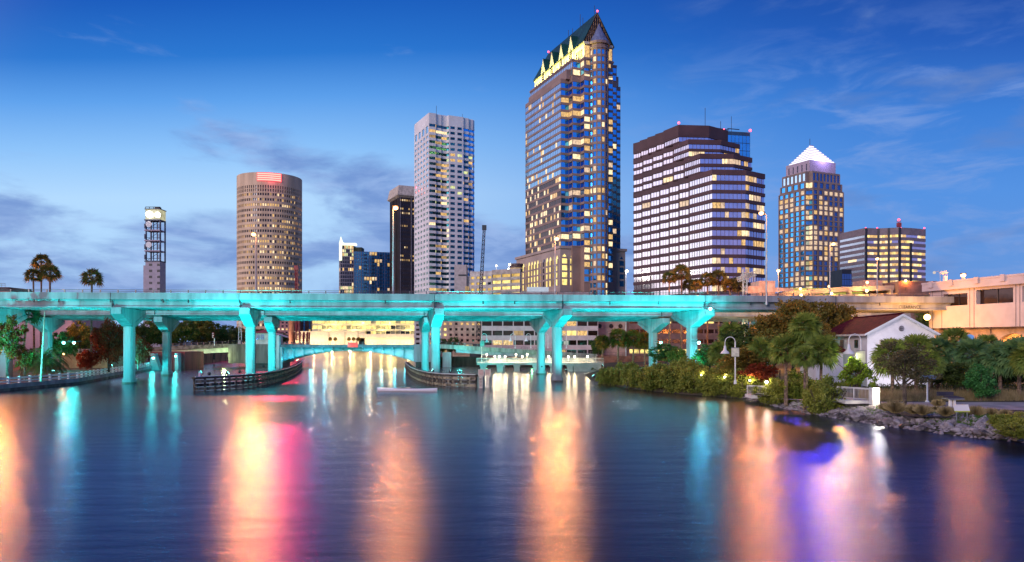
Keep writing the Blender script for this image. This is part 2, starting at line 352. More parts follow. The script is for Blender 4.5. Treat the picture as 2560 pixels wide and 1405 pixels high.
# ================================================================ expressway bridges
SL = .08                                    # the deck runs slightly away to the right
def dk(x, D0): return D0+SL*x
def bridge(name, label, D0, hw, ztop, xs, x0, x1, tilt=0, rail=True, seed=0):
    root = thing(name, label, 'bridge', (0, D0, 0))
    A = sqrt(1+SL*SL); nx, ny = -SL/A, 1/A                     # cross direction
    def P(x, off, zz): return (x+nx*off, dk(x, D0)+ny*off, zz)
    def strip(prof, m, nm, par=root, step=None):
        mb = MB(); rows = [[P(x0, o_, z_) for o_, z_ in prof], [P(x1, o_, z_) for o_, z_ in prof]]
        mb.grid(rows, 0, True); mb.poly(rows[0]); mb.poly(rows[1][::-1]); return obj(nm, mb, m, par)
    zs = lambda off: -tilt*(off+hw)/(2*hw)
    # deck slab
    strip([(-hw+.05,ztop-.85), (hw-.05,ztop-.85+zs(hw)), (hw-.05,ztop-1.15+zs(hw)), (-hw+.05,ztop-1.15)], mat('road_asphalt', (.09,.085,.08), .9), 'deck')
    for sgn in (-1, 1):
        a, b_ = sgn*(hw-.45), sgn*hw
        strip([(a,ztop-.84+zs(a)), (a+sgn*.15,ztop+zs(a)), (b_,ztop+zs(a)), (b_+sgn*.02,ztop-1.22+zs(a)), (a,ztop-1.22+zs(a))], CONC, 'parapet')
    # girders
    mbj = MB()
    for k in range(5):
        off = -hw+1.0+k*(2*hw-2.0)/4; zt = ztop-1.16+zs(off); zb = zt-1.5
        strip([(off-.35,zt), (off+.35,zt), (off+.35,zt-.16), (off+.1,zt-.3), (off+.1,zb+.42), (off+.33,zb+.22), (off+.33,zb), (off-.33,zb), (off-.33,zb+.22), (off-.1,zb+.42), (off-.1,zt-.3), (off-.35,zt-.16)], CONC, 'girder')
    # joints, drains on the near parapet
    x = x0+3
    rj = random.Random(seed)
    for xp in xs:
        mbj = MB(); mbj.obox(P(xp, -hw-.02, ztop-.62), (1, SL), (.04, .03, .6)); mbj.obox(P(xp, -hw+.02, ztop-1.5), (1, SL), (.05, .1, .3)); mbj.obox(P(xp, -hw+.66, ztop-2.0), (1, SL), (.05, .12, .7)); obj('deck_joint', mbj, DSTEEL, root)
        for q in (-9, 9):
            mbj = MB(); mbj.tube([P(xp+q, -hw+.3, ztop-1.2), P(xp+q, -hw+.25, ztop-1.8)], .13, 6); obj('drain_pipe', mbj, DSTEEL, root)
    if rail:
        mb = MB(); x = x0+1
        for zz in (.22, .5): mb.tube([P(x0, -hw+.25, ztop+zz), P(x1, -hw+.25, ztop+zz)], .045, 6)
        while x < x1:
            mb.obox(P(x, -hw+.25, ztop+.26), (1, SL), (.08, .1, .26)); x += 3.05
        obj('railing', mb, mat('rail_metal', (.25,.2,.2), .4, .7), root)
    # Y-shaped piers, their heads skewed to the deck
    sk = (-.2/sqrt(1.04), 1/sqrt(1.04))                        # head axis
    wd = (sk[1], -sk[0])
    for (xp, zb) in xs.items():
        yp = dk(xp, D0)
        zc = ztop-2.67-tilt*.5
        pier = thing('pier', None, None, (xp, yp-D0, 0)); pier.parent = root
        def Q(a, w, zz): return (xp+sk[0]*a+wd[0]*w, yp+sk[1]*a+wd[1]*w, zz)
        mb = MB(); oct_ = []
        hwx, hwy, ch = .82, 1.15, .3
        for (w, a) in ((-hwx,-hwy+ch), (-hwx+ch,-hwy), (hwx-ch,-hwy), (hwx,-hwy+ch), (hwx,hwy-ch), (hwx-ch,hwy), (-hwx+ch,hwy), (-hwx,hwy-ch)):
            q = Q(a, w, 0); oct_.append((q[0], q[1]))
        mb.prism(oct_, zb-1.0, zc-2.9); obj('shaft', mb, CONC, pier)
        if zb < .5:
            mb = MB(); cx, cy = xp, yp
            o2 = [(cx+(p[0]-cx)*1.26, cy+(p[1]-cy)*1.26) for p in oct_]
            mb.prism(o2, -1.0, .28, 0); o3 = [(cx+(p[0]-cx)*1.22, cy+(p[1]-cy)*1.22) for p in oct_]; mb.prism(o3, .29, .95, 1)
            obj('footing', mb, [CONC_D, CONC], pier)
        mb = MB(); L = hw+.1; w = .86; up, dn = zc, zc-1.15
        prof = [(-L,up), (-L,dn), (-1.2,zc-3.3), (1.2,zc-3.3), (L,dn), (L,up)]
        n = len(prof)
        fr = [Q(a, -w, z_) for a, z_ in prof]; bk = [Q(a, w, z_) for a, z_ in prof]
        mb.poly(fr); mb.poly(bk[::-1])
        for i in range(n): mb.poly([fr[i], fr[(i+1)%n], bk[(i+1)%n], bk[i]])
        # recessed web: raised ribs along the sloping edges
        for sg in (-1, 1):
            for ww in (-w-.1, w+.1):
                for e in (-1, 1):
                    a0, a1 = (e*L, dn), (e*1.1, zc-3.3)
                    c = [Q(a0[0], ww-.1*sg*0, a0[1]+.6), Q(a1[0], ww, a1[1]+1.0), Q(a1[0], ww, a1[1]), Q(a0[0], ww, a0[1])]
                    if sg == 1:
                        mb.poly(c); c2 = [Q(a0[0], ww*.86, a0[1]+.6), Q(a1[0], ww*.86, a1[1]+1.0)]; mb.poly([c[0], c[1], c2[1], c2[0]])
                        c3 = [Q(a0[0], ww*.86, a0[1]), Q(a1[0], ww*.86, a1[1])]; mb.poly([c[3], c[2], c3[1], c3[0]])
        obj('pier_head', mb, CONC, pier)
    return root
FRONT = {-94.8:1.2, -72.6:0, -50.2:0, -15.0:0, 8.9:0, 36.2:1.0, 62:1.2}
br1 = bridge('expressway_bridge', 'near concrete expressway bridge on Y shaped piers washed in teal light', 150, 8, 16.75, FRONT, -170, 96, seed=1)
REAR = {-107:1.2, -80.4:0, -56.5:0, -20.8:0, 7.0:0, 34.6:1.5, 64:1.2}
br2 = bridge('expressway_bridge', 'farther parallel expressway bridge seen between the near bridge and its piers', 183.5, 8, 16.6, REAR, -200, 96, tilt=1.0, rail=False, seed=2)
# painted word on the right end girder
def text(s, size, loc, rot, material, parent=None, name='lettering', ext=.01):
    c = bpy.data.curves.new(name, 'FONT'); c.body = s; c.size = size; c.align_x = 'CENTER'; c.align_y = 'CENTER'; c.extrude = ext
    tmp = bpy.data.objects.new('tmp', c); COL.objects.link(tmp); bpy.context.view_layer.update()
    me = bpy.data.meshes.new_from_object(tmp.evaluated_get(bpy.context.evaluated_depsgraph_get())); bpy.data.objects.remove(tmp)
    me.materials.clear(); me.materials.append(material); o = bpy.data.objects.new(name, me); COL.objects.link(o)
    o.location = loc if parent is None else vsub(loc, tuple(parent.location)); o.rotation_euler = rot; o.parent = parent
    return o
u = (2274-1280)/FPX; Dt = (150-7.15)/(1-SL*u)
text('CLEARANCE', .82, (u*Dt, Dt-.12, Z(768, Dt)), (pi/2, 0, math.atan(SL)), mat('black_paint', (.02,.015,.01), .6), br1)

# floodlights: fixtures on the piers and on the water that wash the bridge teal
fl_mesh = None
def flood(loc, tgt, power, ang=100, label='', col=TEAL, rad=.35, face=True, on='bracket'):
    root = thing('flood_light', label, 'flood light', loc, 'teal flood lights under the bridges')
    mb = MB(); d_ = vnorm(vsub(tgt, loc)); 
    mb.tube([vadd(loc, vmul(d_, -.35)), vadd(loc, vmul(d_, -.05))], [.16, .3], 10)
    obj('housing', mb, DSTEEL, root)
    mb = MB(); mb.tube([vadd(loc, vmul(d_, -.04)), loc], [.27, .27], 10); obj('lens', mb, LAMP_T, root)
    spot('teal_beam', vadd(loc, vmul(d_, .1)), tgt, power*5.5, col, ang, .7, rad, root)
    return root
# ================================================================ facade tools
GA, GB = (.906, .424), (-.424, .906)         # directions of the street grid
def frame(O, a=GA, b=GB): return lambda p, q: (O[0]+a[0]*p+b[0]*q, O[1]+a[1]*p+b[1]*q)
def offs(P, dd, closed):
    n = len(P); out = []
    def nrm(a, b):
        x, y = b[0]-a[0], b[1]-a[1]; l = sqrt(x*x+y*y) or 1; return (y/l, -x/l)
    for i in range(n):
        if closed: n1, n2 = nrm(P[i-1], P[i]), nrm(P[i], P[(i+1) % n])
        else:
            n1 = nrm(P[i-1], P[i]) if i > 0 else nrm(P[0], P[1]); n2 = nrm(P[i], P[i+1]) if i < n-1 else n1
        k = 1+n1[0]*n2[0]+n1[1]*n2[1]; k = max(k, .35)
        out.append((P[i][0]+dd*(n1[0]+n2[0])/k, P[i][1]+dd*(n1[1]+n2[1])/k))
    return out
def band(mb, P, dd, za, zb, m=0, closed=False, inner=-.05):
    A, B = offs(P, inner, closed), offs(P, dd, closed); n = len(P)
    for i in range(n if closed else n-1):
        j = (i+1) % n
        mb.poly([(*B[i], za), (*B[j], za), (*B[j], zb), (*B[i], zb)], m)
        mb.poly([(*A[i], za), (*A[j], za), (*B[j], za), (*B[i], za)], m)
        mb.poly([(*A[i], zb), (*B[i], zb), (*B[j], zb), (*A[j], zb)], m)
    if not closed:
        for i in (0, n-1): mb.poly([(*A[i], za), (*B[i], za), (*B[i], zb), (*A[i], zb)], m)
def pier_at(mb, a, b, f, w, dd, z0, z1, m=0):
    L = sqrt((b[0]-a[0])**2+(b[1]-a[1])**2); ux, uy = (b[0]-a[0])/L, (b[1]-a[1])/L
    cx, cy = a[0]+ux*L*f, a[1]+uy*L*f
    mb.obox((cx+uy*(dd/2-.05), cy-ux*(dd/2-.05), (z0+z1)/2), (ux, uy), (w/2, dd/2+.05, (z1-z0)/2), m)
class Facade:
    """collects wall relief and windows of one building"""
    def __init__(s, seed=1): s.w = MB(); s.q = []; s.r = random.Random(seed)
    def run(s, P, z0, fh, nf, cols, wf=.7, hf=.6, dd=.35, sill=.25, lit=None, closed=False, wm=0, pm=None, pier=True, piers_proud=.04, per_floor_band=True, glass_mats=(0,), lits=(1,), litp=.2, floorvar=.5, off=.03, split=1, skip=None, segp=None):
        """P left to right as seen from outside; cols per segment; hf window height share"""
        n = len(P); segs = n if closed else n-1
        H = nf*fh; pm = wm if pm is None else pm
        if per_floor_band:
            prev = z0-.001
            for k in range(nf+1):
                zb = z0+k*fh+sill*fh if k < nf else z0+H
                if zb-prev > .02: band(s.w, P, dd, prev, zb, wm, closed)
                prev = z0+k*fh+(sill+hf)*fh
        fl = [s.r.random() for _ in range(nf)]
        for i in range(segs):
            a, b = P[i], P[(i+1) % n]; L = sqrt((b[0]-a[0])**2+(b[1]-a[1])**2)
            nc = cols[i] if isinstance(cols, (list, tuple)) else cols
            if not nc: continue
            ux, uy = (b[0]-a[0])/L, (b[1]-a[1])/L; nx, ny = uy, -ux
            if pier and wf < .995:
                g = (1-wf)*L/nc
                for c in range(nc+1):
                    w = g if 0 < c < nc else g/2
                    f = c/nc if 0 < c < nc else (g/4/L if c == 0 else 1-g/4/L)
                    pier_at(s.w, a, b, f, w-.01, dd+piers_proud, z0-.01, z0+H+.01, pm)
            gm = glass_mats[i % len(glass_mats)] if len(glass_mats) > 1 else glass_mats[0]
            for k in range(nf):
                state = False; lp = litp if segp is None else segp[i]
                pf = lp*(1-floorvar+2*floorvar*(fl[k]**2)*1.5)
                if floorvar > .8: pf = min(.95, lp*3.2*fl[k]**3)
                for c in range(nc):
                    if skip and skip(i, k, c): continue
                    state = (s.r.random() < pf) if s.r.random() < .55 else state
                    if c == 0: state = s.r.random() < pf
                    if lit is not None:
                        ll = lit(i, k, c, s.r)
                        mm = gm if ll is None else ll
                        if ll == -1: mm = s.r.choice(lits) if state else gm
                    else: mm = s.r.choice(lits) if state else gm
                    for q in range(split):
                        cw = L/nc; w = cw*wf/split; x0 = c*cw+cw*(1-wf)/2+q*w; x1 = x0+w
                        if split > 1: x0 += .05; x1 -= .05
                        za, zb = z0+k*fh+sill*fh, z0+k*fh+(sill+hf)*fh
                        pts = [(a[0]+ux*x+nx*off, a[1]+uy*x+ny*off, zz) for x, zz in ((x0, za), (x1, za), (x1, zb), (x0, zb))]
                        s.q.append((pts, mm))
    def quad(s, pts, m): s.q.append((pts, m))
    def flush(s, parent, wall_mats, glass_list, nwin=100, wall_name='wall', label=None):
        obj(wall_name, s.w, wall_mats, parent)
        def px(e):
            p = e[0]; c = [sum(v[i] for v in p)/len(p) for i in range(3)]
            if c[1] < 1: return 0
            pr = [(v[0]/v[1], (v[2]-CH)/v[1]) for v in p]; a = 0
            for i in range(len(pr)):
                j = (i+1) % len(pr); a += pr[i][0]*pr[j][1]-pr[j][0]*pr[i][1]
            hidden = 108 < (v_ := (c[2]-CH)/c[1]*FPX) - 0 < 0 if False else (50 < (c[2]-CH)/c[1]*FPX < 108 or (c[2]-CH)/c[1]*FPX < -5)
            return max(0, a)*(.02 if hidden else 1)
        q = sorted(s.q, key=px, reverse=True)
        big = q[:nwin]; rest = [e for e in q[nwin:]]
        for pts, mm in big:
            mb = MB(); mb.poly(pts); obj('window', mb, glass_list[mm], parent)
        if rest:
            mb = MB()
            for pts, mm in rest: mb.poly(pts, mm)
            obj('window_field', mb, glass_list, parent, kind='stuff')

LIT = emis('lit_window', (1,.60,.20), 1.15, .85, 1.6)
LIT_B = emis('bright_lit_window', (1,.74,.40), 1.7, .65, 1.5)
LIT_P = emis('peach_lit_window', (1,.70,.44), 1.0, .6, 1.3)
LIT_D = emis('dim_lit_window', (.9,.55,.2), .55, .8, .8)
LIT_G = emis('greenish_lit_window', (.85,.9,.4), 1.1, .7, .8)
LIT_Y = emis('yellow_lit_interior', (1,.76,.22), 1.7, .6, .5)
G_BLUE = glass('blue_glass', (.08,.46,1.0)); G_SKY = glass('sky_glass', (.55,.80,.95)); G_DARK = glass('dark_glass', (.03,.04,.06), .08, metal=.7)
G_TEAL = glass('teal_glass', (.05,.18,.22)); G_NAVY = glass('navy_glass', (.07,.16,.40)); G_WEST_SHEEN = glass('west_sheen_glass', (1,.90,.88), .16, .01, .95)  # palest glass puts the reflected west glow into the pane colour
G_MAUVE_SKY = glass('mauve_sky_glass', (.72,.62,.85), .10); G_BROWN = glass('brown_glass', (.10,.06,.05), .1)  # mauve of the reflected sky put into the first glass

def beacon(p, r, root):
    mb = MB(); mb.sphere(p, r, 0, 8, 5); obj('beacon', mb, RED_E, root)
# ---------------------------------------------------------------- round tower
D = 690; cx, cy = X(674.5, D), D; rad = 78/FPX*D; zt = Z(430, D-rad)+.0
root = thing('round_tower', 'round beige concrete office tower with small square windows and a red sign at its rim', 'tower', (cx, cy, 2))
BEIGE = mat('beige_concrete', (.68,.50,.34), .8, var=.1, scale=.12, streak=True)
F = Facade(3); N = 84
def rp(r, i, n=N): return (cx+r*cos(pi+2*pi*i/n), cy+r*sin(pi+2*pi*i/n))
P = [rp(rad-.8, i) for i in range(N)]
F.w.prism([rp(rad-.85, i) for i in range(N)], 2, zt-1, 1)
nf = 29; fh = (zt-17-6)/nf
F.run(P, 6, fh, nf, 1, wf=.62, hf=.5, dd=.8, sill=.3, closed=True, piers_proud=-.03, litp=.42, floorvar=.7, lits=(1,1,2,3), skip=lambda i,k,c: 46 < i < 80)
F.run(P, zt-17, 3.1, 2, 1, wf=.45, hf=.82, dd=.8, sill=.08, closed=True, piers_proud=-.03, litp=.0, skip=lambda i,k,c: 46 < i < 80)
band(F.w, P, .8, zt-10.8, zt, 0, True, inner=-2.0); band(F.w, P, .8, 2, 6, 0, True)
F.flush(root, [BEIGE, DSTEEL], [G_DARK, LIT, LIT_B, LIT_D])
mb = MB(); mb2 = MB()
for k in range(4):
    z_ = zt-.9-k*1.75
    A = [(cx+(rad+.5)*cos(q), cy+(rad+.5)*sin(q)) for q in [radians(-93+i*3.6) for i in range(12)]]
    band(mb, A, .35, z_-1.05, z_, 0, False, inner=-.3)
A = [(cx+(rad+.1)*cos(q), cy+(rad+.1)*sin(q)) for q in [radians(-94+i*3.78) for i in range(12)]]
band(mb2, A, .3, zt-7.8, zt-.5)
obj('sign_panel', mb2, emis('red_sign_glow', (1,.03,.06), 1.5), root); obj('light_bar', mb, emis('red_neon', (1,.16,.12), 4.5, mis=True), root)
spot('sign_light', (X(685, D-rad-3), D-rad-3, zt-4), (0, 0, 0), 800000, (1,.02,.10), 46, .5, 5.5, root)
plight('sign_glow', (X(681, D-rad-3), D-rad-3, zt-4), 2600, (1,.03,.10), 2, root)

# ---------------------------------------------------------------- dark tower with pale cap
D = 700; O = (X(999, D), D); L = frame(O); zt = Z(489, D)
root = thing('dark_tower', 'dark brown slab tower with a flared cream cap behind the white tower', 'tower', (*O, 2))
DBR = mat('dark_bronze', (.045,.028,.026), .5, .2, var=.2, scale=.1)
F = Facade(5); P = [L(0, 29), L(0, 0), L(44, 0), L(44, 29)]
F.w.prism(P, 2, zt)
nf = 34; fh = (zt-8)/nf
F.run([P[1], P[2]], 6, fh, nf, 22, wf=.45, hf=.42, dd=.3, sill=.3, litp=.3, floorvar=.9, lits=(1,2,3), glass_mats=(0,))
for k in range(7): pier_at(F.w, P[0], P[1], k/6, .9, .8, 2, zt)
for k in range(5): pier_at(F.w, P[1], P[2], k/4 if 0 < k < 4 else abs(k/4-.01), .6, .9, 2, zt, 1)
F.flush(root, [DBR, mat('grey_mullion', (.22,.2,.22), .5)], [G_DARK, LIT, LIT_B, LIT_D])
mb = MB(); c0 = offs(P, .4, True); c1 = offs(P, 2.8, True)
z1, z2 = zt-1.5, zt+9.5
mb.grid([[(*p, z1) for p in c0], [(*p, z1+1.8) for p in c1], [(*p, z2) for p in offs(P, .9, True)]], 0, True); mb.poly([(*p, z2) for p in offs(P, .9, True)]); mb.poly([(*p, z1) for p in c0][::-1])
obj('cap', mb, mat('cream_concrete', (.62,.52,.42), .7), root)

# ---------------------------------------------------------------- blue glass apartment tower with lit fin
D = 800; root = thing('apartment_tower', 'blue glass apartment tower with balconies and a white lit fin at its corner', 'tower', (X(884, D), D, 2))
F = Facade(6); zt = Z(628, D); zl = Z(614, D); fr = mat('pale_mullion', (.5,.42,.42), .5)
P = [(X(848, D+6), D+6), (X(851, D-3), D-3), (X(884, D), D), (X(1000, D+14), D+14), (X(1000, D+14), D+40), (X(848, D+6), D+40)]
F.w.prism(P, 2, zt, 1)
F.w.prism([P[0], P[1], P[2], (P[2][0], D+25), (P[0][0], D+25)], zt-.1, zl, 1)
nf = 26; fh = (zt-4)/nf
F.run(P[2:4], 4, fh, nf, 18, wf=.8, hf=.9, dd=.15, sill=.05, litp=.14, floorvar=.35, lits=(2,3,2,5), glass_mats=(1,), wm=0)
F.run(P[0:3], 4, (zl-4)/27, 27, [2, 7], wf=.75, hf=.8, dd=.2, sill=.1, litp=.25, floorvar=.7, lits=(2,3,4), glass_mats=(0,), wm=0)
for k in (0, 3, 6, 9, 12, 15):
    pier_at(F.w, P[2], P[3], min(.995, max(.006, k/18)), .7, .9, 2, zt, 0)
F.flush(root, [fr, DSTEEL], [G_DARK, glass('azure_glass', (.16,.58,.95), .08, .02, .55), LIT, LIT_B, LIT_G, LIT_P])
mb = MB()
for c in (4.5, 7.5, 10.5, 13.5):
    for k in range(1, nf):
        a, b = P[2], P[3]; f = c/18
        pier_at(mb, a, b, f, 3.4, 1.8, 4+k*fh-.1, 4+k*fh+.12, 0); pier_at(mb, a, b, f, 3.4, 1.82, 4+k*fh+.9, 4+k*fh+1.0, 0)
obj('balcony_slabs', mb, mat('balcony_rail', (.10,.12,.2), .5), root)
mb = MB(); a = P[1]
mb.prism([(a[0]-1, a[1]-1.5), (a[0]+1.5, a[1]-1.8), (a[0]+1.8, a[1]+8), (a[0]-1, a[1]+8)], zl-16, zl+1)
mb.poly([(a[0]-1.2, a[1]-1.8, zl+1), (a[0]+8.5, a[1]-1.8, zl+1), (a[0]+3, a[1]-1.8, zl+2.8), (a[0]+.8, a[1]-1.8, zl+9)])
mb.poly([(a[0]-1.2, a[1]-.8, zl+1), (a[0]+8.5, a[1]-.8, zl+1), (a[0]+3, a[1]-.8, zl+2.8), (a[0]+.8, a[1]-.8, zl+9)][::-1])
mb.box(a[0]+1, a[1]-1.5, zl+.2, a[0]+16, a[1]+7, zl+2.2)
obj('lit_fin', mb, emis('fin_light', (.95,1,.72), 1.5), root)
mb = MB(); mb.box(X(878, D), D+3, zt-.2, X(903, D), D+16, zt+4.5); obj('plant_room', mb, mat('roof_plant', (.12,.12,.08), .8), root)

# ---------------------------------------------------------------- white tower with rippled window bays
D = 480; O = (-52.3, 480); L = frame(O, (.905,.425), (-.425,.905)); zt = 152.3
root = thing('white_tower', 'tall white tower with rippled window bays, yellow lit offices on its near face', 'tower', (*O, 2))
WHT = mat('white_panel', (.80,.77,.78), .6, var=.05, scale=.08)
F = Facade(11)
S = [L(0,0), L(4.2,0), L(5.0,1.2), L(8.2,1.2), L(9.0,2.2), L(12.6,2.2), L(13.3,0), L(23,0), L(23.9,1.1), L(27,1.1), L(27.9,2.4), L(30.4,2.4), L(31.2,3.6), L(32.2,3.6)]
Wst = [L(0,29.4), L(0,0)]
back = [L(32.2,29.4)]
foot = S+back+[L(0,29.4)]
F.w.prism(foot, 2, zt-.5, 0); F.w.prism([L(3,6), L(28,6), L(28,24), L(3,24)], zt-.6, zt+1.5, 0)
nf = 40; fh = (zt-6-8.0)/nf; z0 = 8.0
gm = (3, 3, 3, 3, 3, 3, 0, 0, 0, 0, 0, 0, 0)
def litf(i, k, c, r):
    if k > 34 and i > 5: return None if r.random() < .8 else -1
    return -1
F.run(S, z0, fh, nf, [1,1,1,1,1,1,2,1,1,1,1,1,1], wf=.97, hf=.5, dd=.3, sill=.25, pier=False, litp=.45, floorvar=.35, lits=(1,1,2,4,5), glass_mats=(3,3,3,3,3,3,0,0,0,0,0,0,0), lit=litf,
      segp=[.26,.42,.40,.36,.4,.2,.35,.06,.16,.05,.05,.08,.05], skip=lambda i,k,c: i == 6)
F.run(S[6:8], z0, fh, nf, 2, wf=.66, hf=.5, dd=.32, sill=.25, piers_proud=.0, per_floor_band=False, litp=.18, floorvar=.4, lits=(1,2,4,5), glass_mats=(0,))
F.run(Wst, z0, fh, nf-2, 5, wf=.6, hf=.46, dd=.3, sill=.27, litp=.02, lits=(1,), glass_mats=(6,))
F.run(Wst, z0+(nf-2)*fh, 5.6, 1, 4, wf=.6, hf=.8, dd=.3, sill=.12, litp=.02, lits=(1,), glass_mats=(6,))
band(F.w, S, .3, z0+nf*fh, zt, 0); band(F.w, Wst, .3, z0+(nf-2)*fh+5.6, zt, 0)
F.flush(root, [WHT], [G_BLUE, LIT, LIT_B, G_TEAL, LIT_G, LIT_D, glass('pale_cyan_glass', (.45,.85,1.0))])
mb = MB(); c = L(8, 9); mb.tube([(*c, zt+1), (*c, zt+8)], .12); c = L(20, 14); mb.lathe((*c, zt+1.5), [(0,0), (3,0), (3,1.2), (0,1.2)], 10); mb.tube([(*L(26,9), zt+1), (*L(26,9), zt+5)], .1)
obj('roof_mast', mb, DSTEEL, root)

# ---------------------------------------------------------------- tallest tower with green gabled roof
O0 = (24.4+.373*8, 380-.928*8); L = frame(O0, (.928,.373), (-.373,.928))
root = thing('gabled_tower', 'tallest tower, blue glass and brown stone, with a steep green gabled roof', 'tower', (24.4, 380, 2))
STONE = mat('brown_stone', (.30,.20,.17), .6, var=.1, scale=.1); CRW = mat('crown_stone', (.66,.60,.48), .7, var=.05)
F = Facade(21)
fh = 3.6
t1 = [L(0,53), L(0,8), L(4.5,8), L(4.5,4), L(9,4), L(9,0), L(25,0), L(25,4), L(29.5,4), L(29.5,8), L(34,8)]
t1b = t1+[L(34,53), L(29.5,53), L(29.5,57), L(25,57), L(25,61), L(9,61), L(9,57), L(4.5,57), L(4.5,53)]
t2 = [L(4.5,57), L(4.5,4), L(9,4), L(9,0), L(25,0), L(25,4), L(29.5,4)]
t2b = t2+[L(29.5,57)]
t3 = [L(9,61), L(9,0), L(25,0), L(25,61)]
F.w.prism(t1b, 2, 139, 0); F.w.prism(t2b, 138.9, 148.2, 0); F.w.prism(t3, 148, 156, 1)
F.w.prism([L(2.2,54), L(2.2,6), L(31.8,6), L(31.8,54)], 138.9, 143.6, 0)
LTS = (1,1,2,5,2)
nf = 23
# lower part of the shaft
def litw(i, k, c, r):
    if i == 0:
        if k+13 > 23: return 4 if r.random() > .12 else r.choice((1, 2))
        return -1
    return -1
seg = [.12, .35, .5, .5, .5, .12, .3, .1, .1, .1]
F.run(t1, 55, fh, nf, [22,1,1,1,1,0,1,1,1,1], wf=.93, hf=.66, dd=.22, sill=.17, lits=LTS, litp=.3, floorvar=.95, glass_mats=(6,0,3,0,3,0,0,0,0,0), segp=[.12,.26,.36,.42,.42,.2,.10,.14,.05,.08], lit=lambda i,k,c,r: ((6 if k > 9 else 7) if r.random() > (.12 if k > 9 else .25) else r.choice(LTS)) if i == 0 else -1, piers_proud=-.12)  # west panes: reflected sky above, dark building below, set as pane colours
band(F.w, t1, .22, 55+nf*fh, 139.3, 0)
# bay window on the near end
BN = 7; bc = L(17, 0)
bay = [(bc[0]+4.7*(-.928*cos(pi*i/BN)+.373*sin(pi*i/BN)*1.0), bc[1]+4.7*(-.373*cos(pi*i/BN)-.928*sin(pi*i/BN))) for i in range(BN+1)]
F.w.prism(bay, 2, 156, 0)
F.run([L(9,0), L(12.2,0)], 37, fh, 30, 1, wf=.95, hf=.66, dd=.2, sill=.17, lits=LTS, litp=.35, floorvar=.6, glass_mats=(0,), pier=False)
F.run([L(21.8,0), L(25,0)], 37, fh, 30, 1, wf=.95, hf=.66, dd=.2, sill=.17, lits=LTS, litp=.35, floorvar=.6, glass_mats=(0,), pier=False)
F.run(bay, 5, fh, 41, 1, wf=.72, hf=.66, dd=.28, sill=.17, lits=LTS, litp=.2, floorvar=.5, glass_mats=(0,0,8,0,3,0,0), piers_proud=.05)
band(F.w, bay, .6, 152.6, 153.3, 0); band(F.w, bay, .9, 155.0, 156.2, 0)
band(F.w, t3[:3], .5, 155.1, 156.3, 1)
# second tier and crown windows
F.run(t2[:2], 140.2, 3.8, 2, 26, wf=.85, hf=.7, dd=.2, sill=.1, lits=(1,2), litp=.12, glass_mats=(6,), piers_proud=-.1)
F.run(t2[1:], 140.2, 3.8, 2, [1,1,1,0,1,1], wf=.85, hf=.7, dd=.2, sill=.1, lits=(1,2,5), litp=.7, glass_mats=(0,), pier=False)
band(F.w, t2, .5, 147.6, 148.4, 0)
F.w.poly([(*L(9.0,0), 148), (*L(9,0), 148), (*L(9,0), 148)]) if False else None
F.run([L(9,0), L(12.2,0)], 148.4, 6.4, 1, 1, wf=.8, hf=.9, dd=.15, sill=.05, lits=(1,), litp=1, glass_mats=(0,), pier=False)
F.run([L(21.8,0), L(25,0), L(25,4)], 148.4, 6.4, 1, 1, wf=.7, hf=.9, dd=.15, sill=.05, lits=(1,), litp=.4, glass_mats=(0,), pier=False)
F.flush(root, [STONE, CRW], [G_BLUE, LIT, LIT_B, G_NAVY, G_SKY, LIT_P, glass('sky_reflection_glass', (.42,.72,.92), .07), G_BROWN, glass('cyan_glass', (.3,.65,.8))])
# roof
GREEN = mat('green_copper_roof', (.012,.075,.075), .45, .3, var=.15, scale=.15)
zr, ze = 172.5, 156.2
mb = MB(); e = .9
W0, E0, W1, E1 = L(9-e, -.2), L(25+e, -.2), L(9-e, 61.5), L(25+e, 61.5); r0, r1 = L(17, 1.2), L(17, 60)
for (a, b, c, d_) in (((*W1, ze-.3), (*W0, ze-.3), (*r0, zr), (*r1, zr)), ((*E0, ze-.3), (*E1, ze-.3), (*r1, zr), (*r0, zr))):
    mb.poly([a, b, c, d_]); mb.poly([vadd(q, (0, 0, -.5)) for q in (d_, c, b, a)])
mb.poly([(*W1, ze), (*r1, zr), (*E1, ze)]); obj('roof', mb, GREEN, root)
mb = MB(); g0, g1, g2 = L(9.2, .4), L(24.8, .4), L(17, 1.6)
mb.poly([(*g0, ze+.1), (*g1, ze+.1), (*g2, zr-.6)])
obj('gable_screen', mb, G_BROWN, root)
mb = MB()
for i in range(1, 14):
    f = i/14; h = (zr-ze)*(1-abs(2*f-1)); p = L(9.2+15.6*f, .15+1.2*h/(zr-ze)*0); p2 = L(9.2+15.6*f, .1+1.3*h/(zr-ze))
    mb.bar((*p, ze), (*p2, ze+h-.6), .13)
for k in range(1, 7):
    f = k/14; p, q = L(9.2+15.6*f, .2+2.2*f*.5), L(24.8-15.6*f, .2+2.2*f*.5); zz = ze+(zr-ze)*2*f-.4
    mb.bar((*p, zz), (*q, zz), .13)
for A_ in (g0, g1): mb.bar((*A_, ze), (*g2, zr-.2), .35)
obj('gable_lattice', mb, mat('gold_brown_metal', (.20,.12,.07), .5, .5), root)
mb = MB(); c = L(17, -.4)
mb.lathe((*c, 156.3), [(5.0, 0), (4.6, .8), (2.2, 5.2), (.05, 10)], 16); obj('cone_roof', mb, mat('blue_grey_metal', (.22,.26,.42), .5, .3), root, smooth=False)
